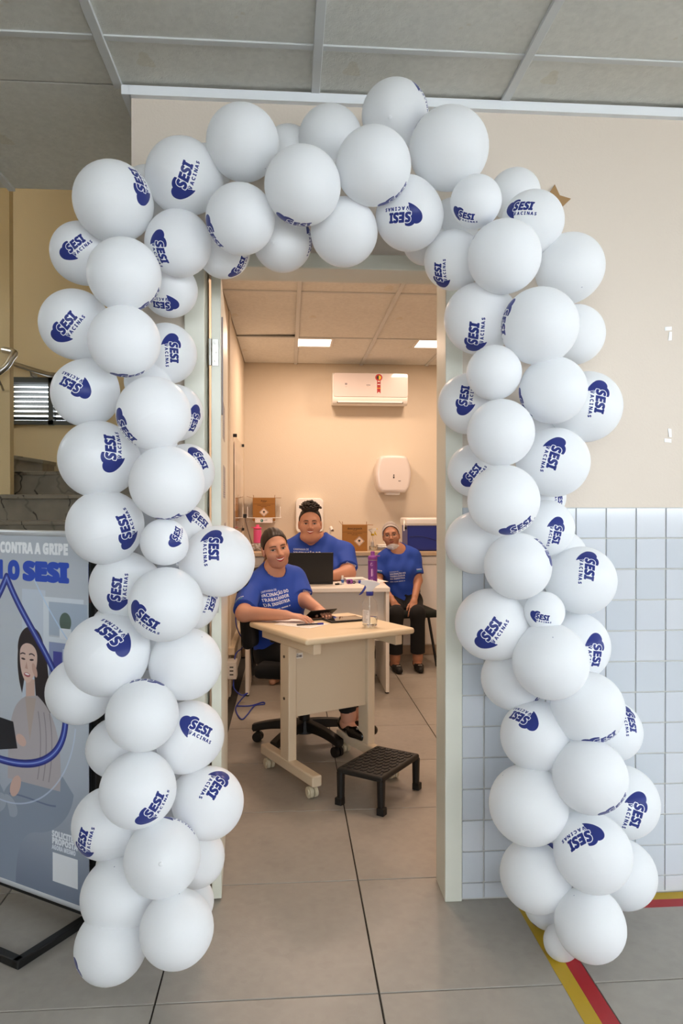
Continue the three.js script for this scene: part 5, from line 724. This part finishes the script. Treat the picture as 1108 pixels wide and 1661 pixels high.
  part('trousers', skin(troF, lo, hi, 0.0095), trouserM, t, 'black trousers');
  legs.forEach((l, i) => {
    const B0 = o.base ?? 0, dir = V(...o.toes[i]).normalize(), A = l.A, P3 = (f, s, y) => { const side = V(dir.z, 0, -dir.x); return [A[0] + dir.x * f + side.x * s, y + B0, A[2] + dir.z * f + side.z * s]; };
    const upper = blend([cap(P3(-0.045, 0, 0.040), P3(0.06, 0, 0.030), 0.033, 0.034), cap(P3(0.06, 0, 0.030), P3(0.135, 0, 0.026), 0.036, 0.026), cap(P3(-0.05, 0, 0.05), P3(-0.05, 0, 0.07), 0.026, 0.022)], 0.02);
    const openF = blend([cap(P3(-0.005, 0, 0.085), P3(0.055, 0, 0.075), 0.034, 0.026)], 0.02);
    const sf = (x, y, z) => Math.max(smax(upper(x, y, z), -openF(x, y, z), 0.006), 0.004 + B0 - y);
    const c = P3(0.04, 0, 0.05); const sh = part('shoe', skin(sf, [c[0] - 0.16, B0, c[2] - 0.16], [c[0] + 0.16, B0 + 0.12, c[2] + 0.16], 0.005), o.shoeM, t);
    if (o.buckle) { const b = P3(0.105, 0, 0.058); part('buckle', at(rbox(0.034, 0.008, 0.010, 0.003), b[0], b[1], b[2], 0, Math.atan2(dir.x, dir.z), 0), mat.steel, sh, 'silver trim'); }
    const foot = blend([cap(P3(-0.03, 0, 0.05), P3(0.09, 0, 0.034), 0.030, 0.024), cap([A[0], 0.11 + B0, A[2]], P3(-0.01, 0, 0.05), 0.032, 0.030)], 0.03);
    part('foot', skin(foot, [c[0] - 0.16, B0, c[2] - 0.16], [c[0] + 0.16, B0 + 0.16, c[2] + 0.16], 0.006), skinM, sh);
  });
  // --- face
  const put = (name, g, m, parent = t, lb) => part(name, g.applyMatrix4(HF), m, parent, lb);
  const onFace = (cx, cy, fn, lift) => drape(face, [cx, cy, 0.16], [0, 0, -1], [1, 0, 0], [0, 1, 0], 0, 0, lift, 16, 6, fn);
  const hairM = M({ color: o.hair, roughness: 0.5 });
  for (const s of [-1, 1]) {
    const hh = o.face.eye; const e = put('eye', onFace(s * 0.031, -0.001, (a, b) => { const q = a * 2 - 1, c = Math.sqrt(Math.max(0, 1 - q * q)); return [q * 0.0135, (-0.8 + 1.8 * b) * hh * c, 0.0016 * c]; }, 0.0006), eyeM, t, 'eye');
    put('iris', onFace(s * 0.031 + o.face.look, -0.0002, (a, b) => { const q = a * 2 - 1, c = Math.sqrt(Math.max(0, 1 - q * q)); return [q * 0.0068, Math.max(-hh * 0.8, Math.min(hh * 0.95, (b * 2 - 1) * 0.0068 * c)), 0.0024]; }, 0.0008), irisM, e);
    put('eyelid', onFace(s * 0.031, -0.001, (a, b) => { const q = a * 2 - 1, c = Math.sqrt(Math.max(0, 1 - q * q)); return [q * 0.0155, hh * (0.95 * c) + b * 0.0028, 0.0020 * c]; }, 0.0009), M({ color: '#2a1711', roughness: 0.6 }), e);
    put('eyebrow', onFace(s * 0.031, 0.018, (a, b) => { const q = a * 2 - 1, u = s * q; return [q * 0.0185, 0.0045 * (1 - u * u) - 0.001 * u + (b - 0.5) * 0.0056 * (1 - 0.55 * Math.max(0, u)), 0]; }, 0.0012), M({ color: o.brow, roughness: 0.7 }), t);
  }
  const mw = o.face.mouth, sm = o.face.smile, op = o.face.open;
  const curve = (q) => sm * q * q;
  put('lips', merge([onFace(0, -0.058, (a, b) => { const q = a * 2 - 1, c = 1 - q * q; return [q * mw, curve(q) + op * c + b * 0.0062 * c * (1 - 0.35 * Math.exp(-q * q * 40)), 0.0022 * Math.sin(Math.PI * b) * c]; }, 0.0010), onFace(0, -0.058, (a, b) => { const q = a * 2 - 1, c = 1 - q * q; return [q * mw, curve(q) - op * c - (1 - b) * 0.0085 * c, 0.0030 * Math.sin(Math.PI * b) * c]; }, 0.0010)]), o.lips ? M({ color: o.lips, roughness: 0.35 }) : lipM, t);
  if (op > 0.001) put('teeth', onFace(0, -0.058, (a, b) => { const q = a * 2 - 1, c = 1 - q * q; return [q * mw * 0.9, curve(q * 0.9) + (b * 2 - 1) * op * c, 0]; }, 0.0007), toothM, t);
  return { t, put, headF, face, hairM, HF, hw, ears };
}
const hairline = (a, b, c) => (x, y, z) => -(y * a - z * b + c);

{ // the woman seated at the cream desk
  const p = person('smiling woman in blue shirt with tied back hair, writing at the cream desk', {
    skin: '#c8937a', printX: -0.058, pelvis: [-0.035, 0.52, -1.735], yaw: 34, lean: 3, roll: 10, wide: 1.0, tall: 0.98, deep: 1.0, neck: 0.98,
    head: [-0.072, 1.088, -1.66], hyaw: 15, hpitch: 3, hroll: 11, hs: 0.945, arm: 1.0, leg: 0.95, loose: 0.012, sleeve: 0.86, neckline: 0.057, hem: 0.03, printY: 0.325, printW: 0.175,
    elbow: [[-0.225, 0.772, -1.335], [0.085, 0.80, -1.66]], wrist: [[-0.012, 0.772, -1.262], [0.165, 0.768, -1.47]],
    hands: [{ dir: [1, -0.10, 0.28], back: [0.1, 1, 0.1], side: -1, s: 0.82, curl: [0.12, 0.30, 0.25] }, { dir: [0.35, -0.1, 0.9], back: [0.1, 1, 0.1], side: 1, s: 0.82, curl: [0.2, 0.3, 0.3] }],
    base: 0.112, knee: [[0.275, 0.535, -1.40], [0.345, 0.535, -1.55]], ankle: [[0.318, 0.215, -1.435], [0.365, 0.215, -1.52]], toes: [[0.46, 0, 0.887], [0.60, 0, 0.8]], cuff: 0.93, flare: 0.044, shoeM: M({ color: '#0d0b0c', roughness: 0.25 }), buckle: true,
    sleevePrint: [[0, [-0.55, 0.55, 0.62]], [1, [0.6, 0, 0.8]]], hair: '#22160f', brow: '#46301f', face: { w: 1.0, fat: 1.0, eye: 0.0047, look: -0.002, mouth: 0.030, smile: 0.0115, open: 0.0046 },
  });
  const hl = hairline(0.62, 0.78, 0.004), hf = (x, y, z) => smax(smin(p.face(x, y, z) - 0.0055 - 0.0010 * Math.sin(x * 260 + Math.sin(y * 40) * 2), ell([0, -0.01, -0.085], [0.04, 0.05, 0.03])(x, y, z), 0.03), Math.max(hl(x, y, z), -0.085 - y), 0.004);
  p.put('hair', skin(hf, [-0.11, -0.10, -0.14], [0.11, 0.14, 0.11], 0.004), p.hairM, p.t, 'dark brown hair tied back');
  p.put('ponytail', skin(blend([cap([-0.01, -0.03, -0.10], [-0.045, -0.10, -0.085], 0.026, 0.024), cap([-0.045, -0.10, -0.085], [-0.058, -0.20, -0.07], 0.024, 0.010)], 0.02), [-0.12, -0.24, -0.15], [0.06, 0.03, -0.03], 0.005), M({ color: '#6b4526', roughness: 0.5 }), p.t, 'lighter brown ponytail');
  p.put('earring', at(new THREE.SphereGeometry(0.0035, 12, 8), -0.076, -0.044, -0.002), mat.steel, p.t);
}
{ // the woman behind the laptop
  const p = person('smiling woman with curly dark topknot in blue shirt behind the laptop', {
    skin: '#c38d73', trapY: 0.535, trapR: 0.082, ringY: 0.60, pelvis: [0.20, 0.53, -3.44], yaw: 0, lean: 4, roll: 0, wide: 1.62, tall: 1.10, deep: 1.55, neck: 1.45,
    head: [0.172, 1.185, -3.31], hyaw: -1, hpitch: 0, hroll: 0, hs: 1.08, arm: 1.55, leg: 1.25, loose: 0.014, sleeve: 0.80, neckline: 0.086, hem: -0.06, printY: 0.36, printW: 0.24,
    elbow: [[-0.125, 0.80, -3.26], [0.462, 0.80, -3.25]], wrist: [[0.06, 0.79, -3.10], [0.31, 0.79, -3.09]],
    hands: [{ dir: [0.5, -0.1, 0.8], back: [0, 1, 0.1], side: -1, s: 0.9, curl: [0.2, 0.3, 0.3] }, { dir: [-0.5, -0.1, 0.8], back: [0, 1, 0.1], side: 1, s: 0.9, curl: [0.2, 0.3, 0.3] }],
    knee: [[0.08, 0.50, -3.0], [0.32, 0.50, -3.0]], ankle: [[-0.09, 0.10, -3.12], [0.30, 0.10, -3.1]], toes: [[-0.2, 0, 1], [0.1, 0, 1]], cuff: 0.82, flare: 0.06, shoeM: M({ color: '#c79c84', roughness: 0.6 }), buckle: false,
    sleevePrint: [[1, [0.45, 0, 1]]], hair: '#17100d', brow: '#120b08', face: { w: 1.08, fat: 1.22, eye: 0.0042, look: 0, mouth: 0.028, smile: 0.0095, open: 0.0040 }, lips: '#a01f2b',
  });
  const hl = hairline(0.66, 0.75, -0.011), hf = (x, y, z) => smax(p.face(x, y, z) - 0.0055 - 0.001 * Math.sin(x * 240 + y * 60), Math.max(hl(x, y, z), -0.03 - y), 0.004);
  p.put('hair', skin(hf, [-0.12, -0.06, -0.13], [0.12, 0.14, 0.11], 0.004), p.hairM, p.t, 'dark hair pulled up');
  const curls = []; for (let i = 0; i < 70; i++) { const a = i * 2.39996, q = Math.sqrt((i + 0.5) / 70), cx = Math.cos(a) * q * 0.074, cz = 0.012 + Math.sin(a) * q * 0.058, cy = 0.112 + 0.050 * (1 - q * q), r = 0.009 + 0.005 * hash(i, 2, 2), h = 0.008; const pts = []; const u = hash(i, 5, 1) * 6; for (let k = 0; k < 9; k++) { const b = u + k * 1.1; pts.push([cx + r * Math.cos(b), cy + h * (k / 4 - 1) * (hash(i, 7, 3) > 0.5 ? 1 : -0.4), cz + r * Math.sin(b)]); } curls.push(tube(pts, 0.0038, 22, 5)); }
  curls.push(ell && at(new THREE.SphereGeometry(1, 20, 14).scale(0.066, 0.040, 0.056), 0, 0.112, 0.008));
  p.put('topknot', merge(curls), M({ color: '#2a1d17', roughness: 0.5 }), p.t, 'curly topknot');
}
{ // the woman with the hairnet
  const p = person('woman with hairnet, glasses and lowered face mask sitting by the cool box', {
    skin: '#b47f63', pelvis: [0.975, 0.515, -3.735], yaw: -4, lean: 2, roll: 6, wide: 0.92, tall: 0.98, deep: 0.92, neck: 0.95,
    head: [0.874, 1.072, -3.74], hyaw: -10, hpitch: -3, hroll: 8, hs: 0.96, arm: 0.86, leg: 0.92, loose: 0.012, sleeve: 0.74, neckline: 0.066, hem: -0.045, printY: 0.235, printW: 0.15,
    elbow: [[0.755, 0.70, -3.68], [1.092, 0.695, -3.66]], wrist: [[0.852, 0.545, -3.47], [1.022, 0.55, -3.46]],
    hands: [{ dir: [0.25, -0.72, 0.62], back: [0, 0.62, 0.75], side: -1, s: 0.86, curl: [0.25, 0.28, 0.2], spread: 0.10 }, { dir: [-0.18, -0.72, 0.62], back: [0, 0.62, 0.75], side: 1, s: 0.86, curl: [0.25, 0.28, 0.2], spread: 0.10 }],
    knee: [[0.862, 0.455, -3.375], [1.038, 0.455, -3.385]], ankle: [[0.858, 0.10, -3.40], [1.045, 0.10, -3.42]], toes: [[0.12, 0, 1], [0.0, 0, 1]], cuff: 0.90, flare: 0.060, shoeM: M({ color: '#0b0b0b', roughness: 0.6 }), buckle: true,
    sleevePrint: [[0, [-0.3, 0, 1]], [1, [0.2, 0, 1]]], hair: '#1a120f', brow: '#1d120d', face: { w: 0.96, fat: 0.98, eye: 0.0046, look: -0.001, mouth: 0.021, smile: 0.004, open: 0.0 }, lips: '#8a4640',
  });
  const hl = hairline(0.66, 0.75, -0.006);
  p.put('hair', skin((x, y, z) => smax(p.face(x, y, z) - 0.005, Math.max(hl(x, y, z) - 0.004, -0.05 - y), 0.004), [-0.11, -0.07, -0.13], [0.11, 0.14, 0.11], 0.004), p.hairM, p.t, 'dark hair under the net');
  const netF = (x, y, z) => Math.max(p.face(x, y, z) - 0.010 - 0.0012 * Math.sin(x * 190) * Math.sin(y * 170 + z * 150), Math.max(hl(x, y, z), -0.045 - y));
  p.put('hair_net', skin(netF, [-0.11, -0.06, -0.13], [0.11, 0.14, 0.11], 0.0035), P({ color: '#b3a9a4', roughness: 0.9, transmission: 0.4, thickness: 0 }), p.t, 'pale mesh hairnet');
  p.put('net_band', skin((x, y, z) => Math.max(p.face(x, y, z) - 0.0125, Math.abs(hl(x, y, z) + 0.003) - 0.0042, -0.045 - y), [-0.11, -0.06, -0.13], [0.11, 0.14, 0.11], 0.0032), M({ color: '#e6dfda', roughness: 0.8 }), p.t, 'elastic band of the hairnet');
  const maskF = (x, y, z) => { const q = y + 0.35 * (0.06 - z) * 1.15; return Math.max(p.headF(x, y, z) - 0.008 - 0.0012 * Math.sin(y * 420), q + 0.088, -0.138 - q, 0.0 - z); };
  p.put('face_mask', skin(maskF, [-0.11, -0.20, -0.02], [0.11, 0.0, 0.13], 0.0034), M({ color: '#eeeae8', roughness: 0.85 }), p.t, 'white face mask pulled under the chin');
  p.put('mask_loop', merge([tube([[0.062, -0.075, 0.02], [0.072, -0.04, 0.0], [0.078, -0.005, -0.015]], 0.0014, 14, 6), tube([[-0.062, -0.075, 0.02], [-0.072, -0.04, 0.0], [-0.078, -0.005, -0.015]], 0.0014, 14, 6)]), mat.white, p.t);
  const rim = (s) => { const pts = []; for (let k = 0; k < 14; k++) { const a = k / 14 * Math.PI * 2; pts.push([s * 0.031 + 0.0245 * Math.cos(a), -0.006 + 0.0185 * Math.sin(a), 0.098 - 0.010 * Math.abs(s * 0.031 + 0.0245 * Math.cos(a)) / 0.05]); } return tube(pts, 0.0012, 40, 6, true); };
  const gl = p.put('glasses', merge([rim(-1), rim(1), tube([[-0.0075, 0.0, 0.099], [0, 0.003, 0.102], [0.0075, 0.0, 0.099]], 0.0013, 10, 6), tube([[0.0555, 0.002, 0.089], [0.068, 0.004, 0.06], [0.076, 0.004, -0.01]], 0.0012, 14, 6), tube([[-0.0555, 0.002, 0.089], [-0.068, 0.004, 0.06], [-0.076, 0.004, -0.01]], 0.0012, 14, 6)]), M({ color: '#7d6a63', roughness: 0.25, metalness: 0.7 }), p.t, 'thin rimmed glasses');
  for (const s of [-1, 1]) p.put('lens', at(new THREE.CircleGeometry(0.0240, 24).scale(1, 0.75, 1), s * 0.031, -0.006, 0.0915, 0, s * 0.19, 0), mat.clear, gl);
}
renderer.render(scene, camera);
